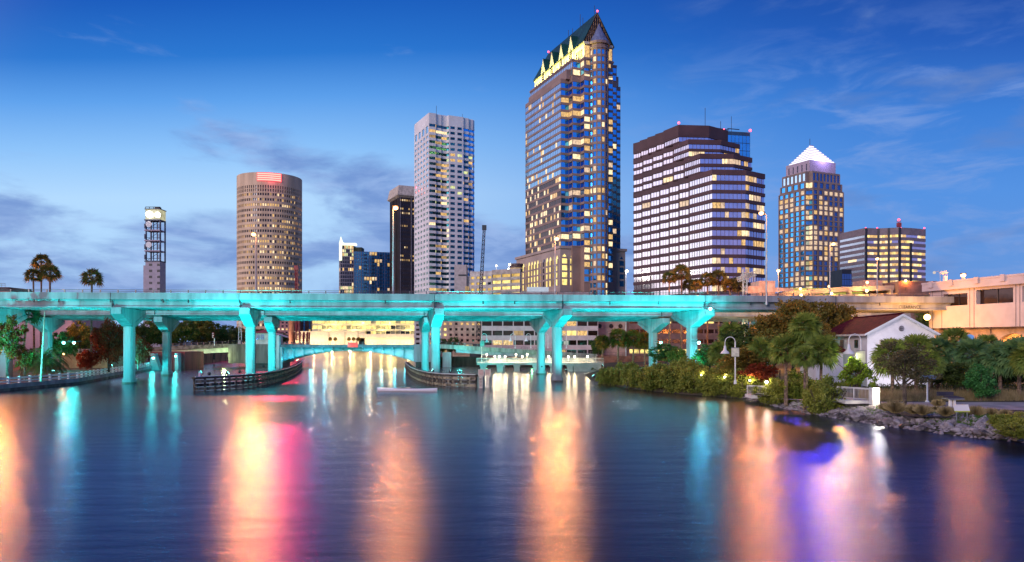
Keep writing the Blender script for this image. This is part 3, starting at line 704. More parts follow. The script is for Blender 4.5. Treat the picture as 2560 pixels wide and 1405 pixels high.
# dormers on the left eave
mb = MB(); mg = MB()
for b0 in (14, 25.5, 37, 48.5):
    w = 3.3
    A0, A1 = L(8.4, b0+w), L(8.4, b0-w); pk = L(8.4, b0)
    rb = L(14.5, b0)
    mb.poly([(*A0, 149), (*A1, 149), (*A1, 155), (*pk, 164.2), (*A0, 155)])
    B0, B1 = L(12, b0+w), L(12, b0-w)
    mb.poly([(*A0, 149), (*A0, 155), (*B0, 155), (*B0, 149)]); mb.poly([(*A1, 149), (*B1, 149), (*B1, 155), (*A1, 155)])
    mg.poly([vadd((*A0, 155), (0,0,.05)), vadd((*pk, 164.2), (0,0,.3)), (*rb, 164.4), (*L(12.5, b0+w), 155)], 0)
    mg.poly([(*pk, 164.5), vadd((*A1, 155), (0,0,.05)), (*L(12.5, b0-w), 155), (*rb, 164.4)], 0)
obj('dormer_fronts', mb, CRW, root); obj('dormer_roofs', mg, GREEN, root)
for b0 in (14, 25.5, 37, 48.5):
    mb = MB()
    for s_ in (-1, 1):
        q0, q1 = b0+s_*.25, b0+s_*1.5
        mb.poly([(*L(8.33, q0), 149.5), (*L(8.33, q1), 149.5), (*L(8.33, q1), 155), (*L(8.33, q0), 158)][::s_])
    obj('dormer_window', mb, G_BROWN, root)
for b0 in (2.6, 4.6, 6.6, 8.6, 19.7, 31.2, 42.7, 54, 56.5, 59):
    mb = MB(); mb.poly([(*L(8.95, b0+.6), 149.5), (*L(8.95, b0-.6), 149.5), (*L(8.95, b0-.6), 153.5), (*L(8.95, b0+.6), 153.5)]); obj('crown_window', mb, G_BROWN, root)
for b0 in (2, 9, 16, 23, 30, 37, 44, 51, 58):
    p = L(4.2, b0); spot('crown_flood', (*p, 149.4), (*L(9, b0), 155), 9000, (.95,.90,.22), 120, .6, .5, root)
beacon((*r0, zr+.6), .5, root); beacon((*L(17,60), zr+1), .5, root)
mb = MB()
for b0, h in ((5, 5), (18, 4), (21, 7), (30, 3), (35, 4)): mb.tube([(*L(17.5,b0), zr-1), (*L(17.5,b0), zr+h)], .13)
obj('roof_mast', mb, DSTEEL, root)
# podium with pointed arches
ST2 = mat('podium_stone', (.42,.33,.29), .7, var=.08, scale=.1)
F = Facade(22); wings = [[L(-1.5,63), L(-1.5,5.5), L(7.5,5.5), L(7.5,63)], [L(26.5,63), L(26.5,5.5), L(35.5,5.5), L(35.5,63)]]
for Pw in wings: F.w.prism(Pw, 1.9, 55, 0); band(F.w, Pw, .7, 54.1, 55.4, 0, True); band(F.w, Pw, .5, 32.2, 33.2, 0, True)
def arch(a, b, f, w, z0, z1, mm, fac, off=.08):
    LL = sqrt((b[0]-a[0])**2+(b[1]-a[1])**2); ux, uy = (b[0]-a[0])/LL, (b[1]-a[1])/LL; nx, ny = uy, -ux
    q = lambda x, zz, o=off: (a[0]+ux*(f*LL+x)+nx*o, a[1]+uy*(f*LL+x)+ny*o, zz)
    fac.quad([q(-w/2, z0), q(w/2, z0), q(w/2, z1-w*.9), q(w*.3, z1-w*.35), q(0, z1), q(-w*.3, z1-w*.35), q(-w/2, z1-w*.9)], mm)
    for s_ in (-1, 1): fac.w.poly([q(s_*w/2, z0, .0), q(s_*w/2, z0, .5), q(s_*w/2, z1-w*.9, .5), q(s_*w/2, z1-w*.9, 0)], 0)
    nfl = max(1, int((z1-z0)/3.6))
    for k in range(1, nfl+1):
        zz = z0+k*3.4
        if zz < z1-1.5: fac.w.obox((q(0, 0, off+.1)[0], q(0, 0, off+.1)[1], zz), (ux, uy), (w/2-.01, .1, .45), 0)
for (Pw, ww) in ((wings[0], 0), (wings[1], 1)):
    if ww == 0:
        for c in range(14):
            mm = 1 if 3 < c else 0
            arch(Pw[0], Pw[1], (c+.7)/14.6, 2.2, 36, 51, F.r.choice((1, 1, 3, 0)), F)
            arch(Pw[0], Pw[1], (c+.7)/14.6, 2.2, 8, 31, F.r.choice((1, 1, 3, 0)), F)
    for c in range(2):
        g = 1 if ww == 0 else 2
        arch(Pw[1], Pw[2], (c+.5)/2, 2.9, 36, 51.5, g, F); arch(Pw[1], Pw[2], (c+.5)/2, 2.9, 8, 31.5, g, F)
for k in range(3): arch(bay[2+k], bay[3+k], .5, 1.3, 8, 31, (3, 1, 3)[k], F, off=.35)
proot = thing('tower_podium', 'brown stone podium with tall pointed arch windows at the foot of the tallest tower', 'podium', (*L(-1.5, 5.5), 2))
F.flush(proot, [ST2], [G_DARK, LIT_Y, G_BLUE, LIT_D])

# ---------------------------------------------------------------- brown stepped tower
root = thing('stepped_office_tower', 'wide dark brown office tower with stepped top and bright sawtooth window bays', 'tower', (73.8, 280, 2))
BR = mat('maroon_panel', (.085,.042,.045), .6, var=.1, scale=.1)
F = Facade(31); fh = 3.42
base = (50.3, 326); gd = (.424, -.906)
def saw(s0, s1, nt):
    """sawtooth polyline between distances s0..s1 measured back from the near corner (s0 far)"""
    A = lambda s: (73.8-.424*s, 280+.906*s)
    pts = []; L_ = (s0-s1)/nt
    for k in range(nt):
        p = A(s0-k*L_); q = A(s0-(k+1)*L_)
        pts.append(p)
        # facet runs along the grid, slightly turned towards the river, then a short return
        pts.append((q[0]+.85, q[1]+.75))
    pts.append(A(s1)); return pts
tiers = [ # nose distance s, z top, right vertices (u, D), teeth distances
    (0.0, 71.2, [(86.3, 281), (95.5, 287.8)], 15, 5),
    (6.9, 78.6, [(u_*D_, D_) for u_, D_ in ((.2908, 287), (.315, 293))], 15, 4),
    (13.7, 85.6, [(u_*D_, D_) for u_, D_ in ((.2741, 293.5), (.2988, 300))], 18, 4),
    (19.8, 92.7, [(u_*D_, D_) for u_, D_ in ((.2583, 299), (.283, 306))], 20, 4)]
zb = 2
for ti, (s, zt, rv, st, nt) in enumerate(tiers):
    A = lambda q: (73.8-.424*q, 280+.906*q)
    pts = saw(50.7, s+(13 if ti == 0 else 9), [6, 5, 4, 4][ti]) + [A(s)] + rv
    back = [(rv[-1][0]-.424*45, rv[-1][1]+.906*45), (50.3+6, 326+8)]
    z0 = zb if ti == 0 else tiers[ti-1][1]-.01
    F.w.prism(pts+back, z0, zt-.3, 0)
    nf = max(1, int(round((zt-1.2-z0)/fh))); nT = len(pts)-1; ff = (zt-1.3-z0)/nf
    if ti == 3: nf, ff = 1, 3.0
    cols = []; lits_ = []; gm = []
    for i in range(nT):
        if i < nT-3: cols.append(1 if i % 2 == 0 else 1); gm.append(1 if i % 2 == 0 else 2)
        elif i == nT-3: cols.append(3 if ti == 0 else 2); gm.append(1)
        elif i == nT-2: cols.append(8 if ti == 0 else 6); gm.append(0)
        else: cols.append(5); gm.append(0)
    sp = [0.04 if (i < nT-2 and gm[i] == 1) else (.25 if gm[i] == 2 else .22) for i in range(nT)]
    F.run(pts, z0+.1, ff, nf, cols, wf=.97, hf=.62, dd=.45, sill=.17, pier=False, litp=.2, floorvar=.4, lits=(3, 4, 5), glass_mats=tuple(gm), segp=sp, split=1)
    if ti == 3: band(F.w, pts, .5, z0+.1+nf*ff-.01, zt, 0)
    else: band(F.w, pts, .45, z0+.1+nf*ff-.01, zt, 0)
    # thin mullions
    for i in range(nT-3, nT):
        a, b = pts[i], pts[i+1]; n_ = {nT-3: 9, nT-2: 8, nT-1: 7}[i]
        for c in range(1, n_): pier_at(F.w, a, b, c/n_, .12, .12, z0, zt-1.4, 1)
    for i in range(0, nT-3, 2):
        for c in (1, 2, 3): pier_at(F.w, pts[i], pts[i+1], c/4, .1, .12, z0, zt-1.4, 1)
        pier_at(F.w, pts[i], pts[i+1], .91, 1.1, .3, z0+.02, zt-1.4, 0)
F.flush(root, [BR, mat('dark_mullion', (.1,.07,.09), .5)], [G_MAUVE_SKY, G_WEST_SHEEN, G_BROWN, LIT_P, LIT, LIT_B])
beacon((65.4, 298, 93.6), .45, root); beacon((rv[-1][0]-4, rv[-1][1]+2, 93.9), .35, root); beacon((rv[-1][0]-1, rv[-1][1]+1, 93.5), .35, root)
mb = MB(); mb.tube([(77, 303, 92), (77, 303, 101)], .1); mb.tube([(84, 306, 92), (84, 306, 96.5)], .1); mb.tube([(80, 306, 94.2), (88, 308, 93.6)], .15); obj('roof_mast', mb, DSTEEL, root)
# blue glass block behind it
D = 345; root = thing('blue_office_block', 'blue glass office block rising behind the stepped brown tower', 'tower', (X(1850, D), D, 2))
F = Facade(33); P = [(X(1800, D), D), (X(1880, D), D+3), (X(1880, D)+2, D+30), (X(1800, D), D+30)]; zt = Z(328, D)
F.w.prism([P[0], P[1], P[2], P[3]], 2, zt); F.run(P[:2], 4, 3.5, int((zt-5)/3.5), 8, wf=.93, hf=.93, dd=.1, sill=.03, litp=.0, glass_mats=(0,)); band(F.w, P[:2], .12, 4+3.5*int((zt-5)/3.5), zt+.2)
F.flush(root, [mat('navy_mullion', (.03,.08,.16), .4)], [glass('bright_blue_glass', (.12,.5,.9)), LIT])
mb = MB(); mb.tube([(X(1820, D), D+1, zt+1.5), (X(1850, D), D+1, zt+1)], .2); mb.tube([(X(1830, D), D+1, zt), (X(1830, D), D+1, zt+7)], .1); obj('roof_rail', mb, DSTEEL, root)
beacon((X(1879, D), D+2, zt+.9), .6, root)

# ---------------------------------------------------------------- tower with the lit pyramid
D = 560; O = (219, 560); L = frame(O); root = thing('pyramid_tower', 'tan office tower with a white lit stepped pyramid on its roof', 'tower', (*O, 2))
TAN = mat('tan_stone', (.27,.20,.18), .65, var=.1, scale=.1); LIL = mat('lilac_stone', (.42,.34,.42), .7, var=.06)
F = Facade(41); zt = 126
def lay(z0, z1, wi, cut, cl=None):
    P = [L(wi, 30-wi), L(wi, wi+cut), L(wi+cut, wi+cut), L(wi+cut, wi), L(34.8-wi, wi), L(34.8-wi, 30-wi)]
    F.w.prism(P, z0, z1, 0); return P
fh = 3.75
P = lay(2, 121, 0, 3.4)
F.run(P[:2]+P[1:1], 4, fh, 31, 5, wf=.68, hf=.74, dd=.5, sill=.13, litp=.34, floorvar=.5, lits=(2,3,3,3), glass_mats=(4,), piers_proud=.15)
F.run(P[3:5], 4, fh, 31, 6, wf=.68, hf=.74, dd=.5, sill=.13, litp=.34, floorvar=.5, lits=(2,3,3,3), glass_mats=(0,), piers_proud=.15)
F.run(P[1:4], 4, fh, 31, 1, wf=.85, hf=.74, dd=.2, sill=.13, litp=.4, floorvar=.8, lits=(1,2,3), glass_mats=(5,4), pier=False)
P2 = lay(120.9, 126.5, .8, 3.4)
for a, b, n_, g in ((0, 2, [4], (4,)), (3, 5, [5], (0,))):
    F.run(P2[a:b], 121.2, 5.1, 1, n_[0], wf=.66, hf=.74, dd=.5, sill=.13, litp=.35, lits=(1,3), glass_mats=g, piers_proud=.1)
F.run(P2[1:4], 121.2, 5.1, 1, 1, wf=.85, hf=.74, dd=.2, sill=.13, litp=.3, lits=(1,3), glass_mats=(6,4), pier=False)
P3_ = lay(126.4, 134.5, 1.8, 3)
for a, b, n_, g in ((0, 2, 6, (5,)), (3, 5, 8, (0,))):
    F.run(P3_[a:b], 126.7, 7.4, 1, n_, wf=.7, hf=.75, dd=.4, sill=.1, litp=.0, glass_mats=g, piers_proud=.1)
F.flush(root, [TAN], [G_NAVY, LIT_B, LIT, LIT_P, G_BLUE, G_SKY, G_DARK])
mb = MB(); Pm = [L(4.2, 27), L(4.2, 3.6), L(30.8, 3.6), L(30.8, 27)]; mb.prism(Pm, 134.4, 143, 0)
for c in range(5):
    pier_at(mb, Pm[0], Pm[1], (c+.7)/5.4, .9, .12, 135.6, 140.5, 1)
obj('roof_block', mb, [LIL, G_DARK], root)
mb = MB(); mc = MB(); n = 9
for k in range(n):
    ins = 5.2+k*1.25; z_ = 143+k*1.62
    Q4 = lambda e: [L(ins+e, 30-ins-e), L(ins+e, ins-1+e), L(35-ins-e, ins-1+e), L(35-ins-e, 30-ins-e)]
    mb.prism(Q4(0), z_+.02, z_+.95); mc.prism(Q4(.5), z_+.9, z_+1.64)
obj('lit_pyramid', mb, emis('pyramid_light', (.86,.84,1), 1.7, mis=True), root); obj('pyramid_core', mc, LIL, root)
plight('pyramid_lamp', (*L(17.5, -1), 146), 9000, (.5,.4,1), 1, root)
mb = MB(); c = L(17.5, 16); mb.tube([(*c, 157), (*c, 163)], .2); obj('roof_mast', mb, DSTEEL, root)
spot('pyramid_glow', (*L(6, -2), 158), (0, 0, 0), 300000, (.14,.07,1), 46, .5, 6, root)

# ---------------------------------------------------------------- grey ribbon-window office block
root = thing('ribbon_window_block', 'grey office block with yellow lit ribbon windows and dark vertical slots at right', 'office block', (X(2246, 470), 470, 2))
F = Facade(51)
pts = [(X(2100, 505), 505), (X(2163, 480), 480), (X(2195, 482), 482), (X(2221, 480), 480), (X(2247, 478), 478), (X(2274, 480), 480), (X(2313, 486), 486)]
zt = Z(571, 479); F.w.prism(pts+[(X(2313, 486)+6, 530), (X(2100, 505)+24, 540)], 2, zt, 0)
F.run(pts, 4, 3.6, int((zt-5)/3.6), [3,3,3,3,3,4], wf=1.0, hf=.45, dd=.4, sill=.3, pier=False, litp=.62, floorvar=.3, lits=(1,2,3), glass_mats=(4,0,0,0,0,0), segp=[.05,.92,.92,.92,.92,.5])
band(F.w, pts, .4, 4+3.6*int((zt-5)/3.6), zt+.4)
for i in range(1, 6): pier_at(F.w, pts[i], pts[i+1], .03, 1.3, .9, 2, zt+.2 if i < 5 else zt-9, 1)
F.flush(root, [mat('grey_panel', (.24,.19,.21), .6, var=.08), DSTEEL], [G_MAUVE_SKY, LIT_Y, LIT, LIT_B, G_WEST_SHEEN])
mb = MB(); mb.lattice((X(2247, 486), 486, zt), (X(2247, 486), 486, zt+6), 1.6, 4, .12); mb.box(X(2243, 486), 485, zt+2, X(2252, 486), 487, zt+4.5); obj('roof_mast', mb, mat('red_steel', (.35,.05,.05), .5), root)
beacon((X(2247, 486), 486, zt+6.6), .8, root)
for px in (2164, 2193, 2253, 2311): beacon((X(px, 484), 484, zt+1), .45, root)
D = 440; root = thing('low_blue_glass_block', 'low dark blue glass block between the pyramid tower and the ribbon window block', 'office block', (X(2120, D), D, 2))
F = Facade(52); P = [(X(2105, D), D), (X(2133, D), D+2), (X(2133, D)+2, D+20), (X(2105, D), D+20)]; zt = Z(672, D); F.w.prism(P, 2, zt-.2)
F.run(P[:2], 3, 3.4, int((zt-4)/3.4), 4, wf=.96, hf=.9, dd=.08, sill=.05, litp=.06, glass_mats=(0,), lits=(1,)); F.flush(root, [DSTEEL], [G_NAVY, LIT], nwin=40)

# ---------------------------------------------------------------- antenna tower at left
D = 480; x0 = X(388, D); root = thing('antenna_tower', 'pale antenna tower with dishes, open steel top and white lit crown', 'tower', (x0, D, 1))
k = D/FPX; z1 = Z(655, D)
mb = MB(); mb.box(x0-22*k, D-4, 1, x0+14*k*.9, D+2, z1-10*k); mb.box(x0-15*k, D-5, 1, x0+21*k, D+3, z1); obj('shaft', mb, mat('lilac_panel', (.42,.36,.42), .7, var=.06), root)
mb = MB()
for q in range(5): 
    for (a, b) in ((-6, 2), (14, 21)): mb.box(x0+a*k, D-5.06, z1-(12+q*15)*k, x0+b*k, D-4.9, z1-(2+q*15+ -0)*k+ -1.0)
obj('louvre', mb, DSTEEL, root)
mb = MB(); zt = Z(553, D)
for a in (-14, 21):
    for b in (-4.5, 2): mb.tube([(x0+a*k, D+b, z1), (x0+a*k, D+b, zt)], .55, 6)
for q in range(5):
    zz = z1+(zt-z1)*q/4
    mb.box(x0-17*k, D-5.5, zz-.35, x0+21.5*k, D+3, zz+.35, 1 if 0 < q < 4 else 0)
    if q < 4:
        for a in (-4, 5, 13): mb.tube([(x0+a*k, D, zz), (x0+a*k, D, zz+(zt-z1)/4)], .3, 5)
        mb.bar((x0-14*k, D-4.5, zz+1.8), (x0+21*k, D-4.5, zz+1.8), .15); mb.bar((x0-14*k, D-4.5, zz), (x0+21*k, D-4.5, zz+6), .15)
        for a in (-15, 22, 0, 17): mb.box(x0+a*k-.3, D-6, zz+1, x0+a*k+.3, D-5.6, zz+4)
obj('steel_frame', mb, [mat('blue_steel', (.06,.07,.12), .5, .3), LIL], root)
for py in (564, 615):
    mb = MB(); mb.tube([(x0-1, D-6.6, Z(py, D)), (x0-1, D-5.2, Z(py, D))], [1.9, 1.5], 14); obj('dish_antenna', mb, WHITE, root)
mb = MB(); mb.box(x0-15*k, D-5, zt, x0+21*k, D+3, Z(527, D)); obj('lit_crown', mb, emis('crown_light', (1,.95,.55), .6, .5, .3, mis=True), root)
mb = MB(); mb.sphere((x0-3*k, D-6, Z(540, D)), 2.1, 0, 10, 6); mb.sphere((x0+17*k, D-6, Z(541, D)), 1.7, 0, 10, 6); obj('searchlight', mb, LAMP_W, root)
mb = MB(); mb.box(x0-16*k, D-5.6, Z(527, D), x0+22*k, D+3.5, Z(525, D))
for a in (-15, -5, 5, 14, 22): mb.bar((x0+a*k, D-5, Z(525, D)), (x0+a*k, D-5, Z(521, D)), .2)
mb.bar((x0-15*k, D-5, Z(521, D)), (x0+22*k, D-5, Z(521, D)), .2); mb.box(x0+2*k, D-2, Z(525, D), x0+12*k, D+2, Z(518, D)); obj('roof_rail', mb, DSTEEL, root)
# ================================================================ bascule bridge and its approaches (D about 235)
DB = 235.0
TEALP = mat('pale_blue_steel', (.40,.55,.56), .45, .1, var=.08, scale=.3)
root = thing('bascule_bridge', 'low steel drawbridge with a shallow arch, lit turquoise beneath', 'bridge', (X(880, DB), DB, 0))
xl, xr = X(702, DB), X(1036, DB)
def archz(x):
    f = (x-(xl+xr)/2)/((xr-xl)/2); return 4.95-3.3*abs(f)**2.1
N = 40; xs_ = [xl+(xr-xl)*i/N for i in range(N+1)]
for yy, nm in ((DB+.9, 'arch_girder'), (DB+9, 'arch_girder')):
    mb = MB()
    mb.grid([[(x, yy, archz(x)+.35) for x in xs_], [(x, yy, 6.2) for x in xs_]])
    mb.grid([[(x, yy-.45, archz(x)) for x in xs_], [(x, yy+.45, archz(x)) for x in xs_], [(x, yy+.45, archz(x)+.35) for x in xs_], [(x, yy-.45, archz(x)+.35) for x in xs_]], close=False)
    obj(nm, mb, TEALP, root)
mb = MB(); mb.box(xl, DB-1.2, 6.35, xr, DB+12, 6.75, 0); mb.box(xl, DB-1.3, 6.1, xr, DB-.9, 7.0, 1); mb.box(xl, DB-.2, 5.75, xr, DB+.1, 6.0, 1); obj('deck', mb, [mat('road_asphalt', (.09,.085,.08)), mat('teal_grey_steel', (.10,.22,.26), .5, .2)], root)
nb = 13
for i in range(nb+1):
    x = xl+.5+(xr-xl-1)*i/nb
    mb = MB(); zz = archz(x)
    mb.poly([(x-.2, DB-1.1, 6.8), (x-.2, DB-1.0, 6.0), (x-.2, DB+.3, 5.3), (x-.2, DB+.3, zz), (x-.2, DB+.9, zz), (x-.2, DB+.9, 6.8)])
    mb.poly([(x+.2, DB-1.1, 6.8), (x+.2, DB-1.0, 6.0), (x+.2, DB+.3, 5.3), (x+.2, DB+.3, zz), (x+.2, DB+.9, zz), (x+.2, DB+.9, 6.8)][::-1])
    mb.box(x-.2, DB-1.1, 6.0, x+.2, DB-1.0, 6.8); mb.grid([[(x-.2, DB-1.0, 6), (x-.2, DB+.3, 5.3), (x-.2, DB+.3, zz)], [(x+.2, DB-1.0, 6), (x+.2, DB+.3, 5.3), (x+.2, DB+.3, zz)]])
    obj('bracket', mb, TEALP, root)
mb = MB()
for zz in (7.35, 7.75): mb.tube([(xl, DB-1, zz), (xr, DB-1, zz)], .04, 5)
x = xl+.2
while x < xr: mb.box(x-.05, DB-1.05, 6.9, x+.05, DB-.95, 7.8); x += 1.15
obj('railing', mb, STEEL, root)
mb = MB(); xm = X(884, DB); mb.box(xm-1.5, DB-1.6, 6.1, xm+1.6, DB-1.4, 7.6, 0); obj('red_sign', mb, emis('red_sign_face', (1,.12,.1), .9), root)
for k, (s_, zz) in enumerate((("BRIDGE", 7.2), ("CLOSED", 6.55))): pass
for f in (.06, .14, .24, .34, .66, .76, .86, .94):
    x = xl+(xr-xl)*f; plight('girder_flood', (x, DB-2.2, archz(x)-.3 if archz(x) > 3 else 2.4), 330, (.05,.75,1), .25, root)
# bascule piers
mb = MB(); a, b_ = X(575, DB), X(705, DB); mb.box(a, DB-1.5, 1.35, b_, DB+13, 7.1, 0); mb.box(a+5, DB-.8, -1, b_-1, DB+12, 1.35, 1); mb.box(a+.3, DB-1.6, 1.2, b_, DB-1.4, 1.75, 0)
obj('counterweight_pier', mb, [CONC_D, mat('dark_base_concrete', (.03,.028,.025), .5)], root)  # pier base below the block in near-black concrete
mb = MB(); a, b_ = X(1036, DB), X(1085, DB); mb.box(a, DB-1.2, 1.6, b_, DB+13, 7.0, 0); mb.box(a+.5, DB-.6, -1, b_-.5, DB+12, 1.6, 1)
obj('counterweight_pier', mb, [CONC, MATS['dark_base_concrete']], root)
mb = MB()
for zz in (7.4, 7.8, 8.2): mb.bar((X(575, DB), DB-1.4, zz), (X(640, DB), DB-1.4, zz), .05)
for i in range(7): mb.bar((X(576+i*10.6, DB), DB-1.4, 7), (X(576+i*10.6, DB), DB-1.4, 8.25), .05)
obj('guard_rail', mb, DSTEEL, root)
# control house
root = thing('control_house', 'small bridge tender house with grid windows and red tiled roof', 'house', (X(655, DB), DB, 7))
a, b_ = X(636, DB), X(692, DB); zt = 7.1
mb = MB(); mb.box(a, DB-.8, 7.1, b_, DB+6, Z(832, DB)); mb.box(a-.1, DB-.95, 7.1, b_+.1, DB-.8, Z(852, DB)); obj('wall', mb, mat('cream_plaster', (.55,.50,.46), .8), root)
mb = MB(); zr_ = Z(832, DB); mb.poly([(a-.5, DB-1.4, zr_), (b_+.5, DB-1.4, zr_), (b_-2, DB+2.6, zr_+1), (a+2, DB+2.6, zr_+1)]); mb.poly([(a-.5, DB-1.4, zr_-.12), (b_+.5, DB-1.4, zr_-.12), (b_+.5, DB-1.4, zr_), (a-.5, DB-1.4, zr_)]); mb.poly([(b_+.5, DB-1.4, zr_), (b_+.5, DB+6.5, zr_), (b_-2, DB+2.6, zr_+1)]); obj('roof', mb, mat('red_roof_tile', (.33,.055,.05), .7, var=.2, scale=2), root)
for px in (643, 654, 672):
    w0, w1 = X(px, DB), X(px+8.5, DB); mb = MB(); mb.box(w0, DB-.87, Z(849, DB), w1, DB-.82, Z(836, DB)); wn = obj('window', mb, G_NAVY, root)
    mb = MB()
    for i in range(4): mb.box(w0+(w1-w0)*i/3-.03, DB-.93, Z(849, DB), w0+(w1-w0)*i/3+.03, DB-.87, Z(836, DB))
    for i in range(5): zz = Z(849, DB)+(Z(836, DB)-Z(849, DB))*i/4; mb.box(w0, DB-.935, zz-.03, w1, DB-.865, zz+.03)
    obj('glazing_bar', mb, WHITE, wn)
root = thing('gate_shed', 'slender turquoise lit tower with white awning beside the drawbridge', 'tower', (X(700, DB-3), DB-3, 0))
mb = MB(); a, b_ = X(696, DB-3), X(703, DB-3); mb.box(a, DB-5, 0, b_, DB-3.5, Z(838, DB)); mb.box(a-1, DB-4.6, 0, b_+.6, DB-3.8, Z(868, DB)); obj('column', mb, TEALP, root)
mb = MB(); mb.poly([(a-.3, DB-5, Z(834, DB)), (a+3, DB-5.2, Z(842, DB)), (a+3, DB-2, Z(842, DB)), (a-.3, DB-2, Z(834, DB))]); mb.poly([(a-.3, DB-5, Z(836, DB)), (a+3, DB-5.2, Z(844, DB)), (a+3, DB-2, Z(844, DB)), (a-.3, DB-2, Z(836, DB))][::-1]); obj('awning', mb, WHITE, root)

# left approach span
root = thing('approach_bridge', 'concrete approach span from the left bank to the drawbridge, its girder lit pale green', 'bridge', (X(470, DB), DB, 0))
def prof_span(xa, za, xb, zb_, y0, y1, m, nm, root, dz0, dz1):
    mb = MB(); rows = []
    for i in range(9):
        f = i/8; x = xa+(xb-xa)*f; z_ = za+(zb_-za)*f
        rows.append([(x, y0, z_+dz0), (x, y0, z_+dz1), (x, y1, z_+dz1), (x, y1, z_+dz0)])
    mb.grid(rows, 0, True); mb.poly(rows[0]); mb.poly(rows[-1][::-1]); return obj(nm, mb, m, root)
xa, xb = X(330, DB), X(575, DB)
prof_span(xa, 5.6, xb, 6.9, DB-1.2, DB+12, mat('road_asphalt', (.09,.085,.08)), 'deck', root, -.4, 0)
prof_span(xa, 5.6, xb, 6.9, DB-1.4, DB-1.2, mat('stained_concrete', (.17,.14,.12), .8, var=.3, scale=.8), 'parapet', root, -.9, .35)
prof_span(xa, 5.6, xb, 6.9, DB-.9, DB-.3, mat('green_lit_girder', (.55,.62,.45), .5), 'girder', root, -2.3, -.45)  # pale green of the lighting put into the girder's colour
mb = MB(); n = 16
for i in range(n+1):
    f = i/n; x = xa+(xb-xa)*f; z_ = 5.6+1.3*f; mb.box(x-.05, DB-1.35, z_+.3, x+.05, DB-1.25, z_+1.1)
for zz in (.65, 1.08): mb.tube([(xa, DB-1.3, 5.6+zz), (xb, DB-1.3, 6.9+zz)], .045, 5)
obj('railing', mb, mat('rail_metal', (.25,.2,.2)), root)
for px, pw in ((500, 260), (560, 900)): plight('span_flood', (X(px, DB-4), DB-4, 3.2), pw, (.75,1,.45), .3, root)
# abutment and retaining wall
root = thing('abutment', 'dark red abutment wall under the approach span with turquoise lit ends', 'wall', (X(400, 212), 212, 0))
mb = MB(); mb.box(X(376, 213), 213, -1, X(462, 213), 226, 5.0); obj('wall', mb, mat('red_brown_wall', (.26,.045,.05), .8, var=.2, scale=.4, streak=True), root)
mb = MB(); a = X(376, 211); mb.poly([(a, 211, -.5), (a+2.6, 211, -.5), (a+1.0, 211, 4.6), (a, 211, 4.6)]); mb.poly([(a+2.6, 211, -.5), (a+2.6, 213, -.5), (a+1.0, 213, 4.6), (a+1.0, 211, 4.6)]); mb.poly([(a, 213, -.5), (a, 211, -.5), (a, 211, 4.6), (a, 213, 4.6)]); obj('buttress', mb, TEALP, root)
mb = MB(); a = X(437, 211); mb.box(a, 211, -.5, a+.9, 213, 4.7); obj('buttress', mb, TEALP, root)
root = thing('retaining_wall', 'stained concrete retaining wall running back along the left bank beneath the approach span', 'wall', (X(462, 226), 226, 0))
mb = MB(); P = [(X(445, 222), 222), (-104.5, 240), (-115, 300), (-125, 340)]; mb.grid([[(*p, -1) for p in P], [(*p, 3.6) for p in P], [(p[0]-1, p[1], 3.6) for p in P]]); obj('wall_face', mb, mat('ochre_stained_concrete', (.33,.2,.12), .85, var=.35, scale=.5, streak=True), root)

# right approach
root = thing('approach_bridge', 'long low approach span sloping down from the drawbridge to the right bank', 'bridge', (X(1260, DB), DB, 0))
xa, xb = X(1085, DB), X(1490, DB)
prof_span(xa, 6.9, xb, 3.7, DB-1.2, DB+12, MATS['road_asphalt'], 'deck', root, -.4, 0)
prof_span(xa, 6.9, xb, 3.7, DB-1.4, DB-1.2, mat('green_grey_concrete', (.25,.30,.27), .8, var=.2, scale=.8, streak=True), 'parapet', root, -.95, .35)
prof_span(X(1140, DB), 6.5, xb, 3.7, DB-.9, DB-.3, CONC, 'girder', root, -2.0, -.42)
mb = MB(); n = 26
for i in range(n+1):
    f = i/n; x = xa+(xb-xa)*f; z_ = 6.9-3.2*f; mb.box(x-.05, DB-1.35, z_+.3, x+.05, DB-1.25, z_+1.1)
for zz in (.65, 1.08): mb.tube([(xa, DB-1.3, 6.9+zz), (xb, DB-1.3, 3.7+zz)], .045, 5)
obj('railing', mb, MATS['rail_metal'], root)
for px in (1117, 1252, 1352, 1440):
    mb = MB(); x = X(px, DB); mb.box(x-1.3, DB, -1, x+1.3, DB+1.2, 4.6 if px < 1200 else 3.4); obj('pier', mb, CONC, root)
plight('span_flood', (X(1150, DB-4), DB-4, 4.2), 900, (.05,.9,.85), .3, root); plight('span_flood', (X(1215, DB-5), DB-5, 3.0), 500, (.2,1,.6), .3, root); plight('span_flood', (X(1330, DB-5), DB-5, 2.6), 260, (.3,1,.5), .3, root)
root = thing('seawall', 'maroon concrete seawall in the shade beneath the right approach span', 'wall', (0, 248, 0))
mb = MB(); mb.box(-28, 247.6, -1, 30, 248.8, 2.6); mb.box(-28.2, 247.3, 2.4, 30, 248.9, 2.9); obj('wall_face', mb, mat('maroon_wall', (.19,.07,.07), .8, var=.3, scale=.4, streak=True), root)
mb = MB(); mb.box(X(1112, 246), 246, -1, X(1126, 246), 247.3, 3.0); obj('buttress', mb, CONC, root)
root = thing('road_wall', 'low brown road wall with railing continuing right behind the cabbage palms', 'wall', (X(1560, DB), DB, 2))
a, b_ = X(1490, DB), X(1800, DB)
mb = MB(); mb.box(a, DB-1.4, 1, b_, DB-1.1, 3.4); obj('wall_face', mb, mat('brown_wall', (.2,.10,.07), .8, var=.2), root)
mb = MB()
for zz in (4.0, 4.5): mb.tube([(a, DB-1.25, zz), (b_, DB-1.25, zz)], .05, 5)
x = a
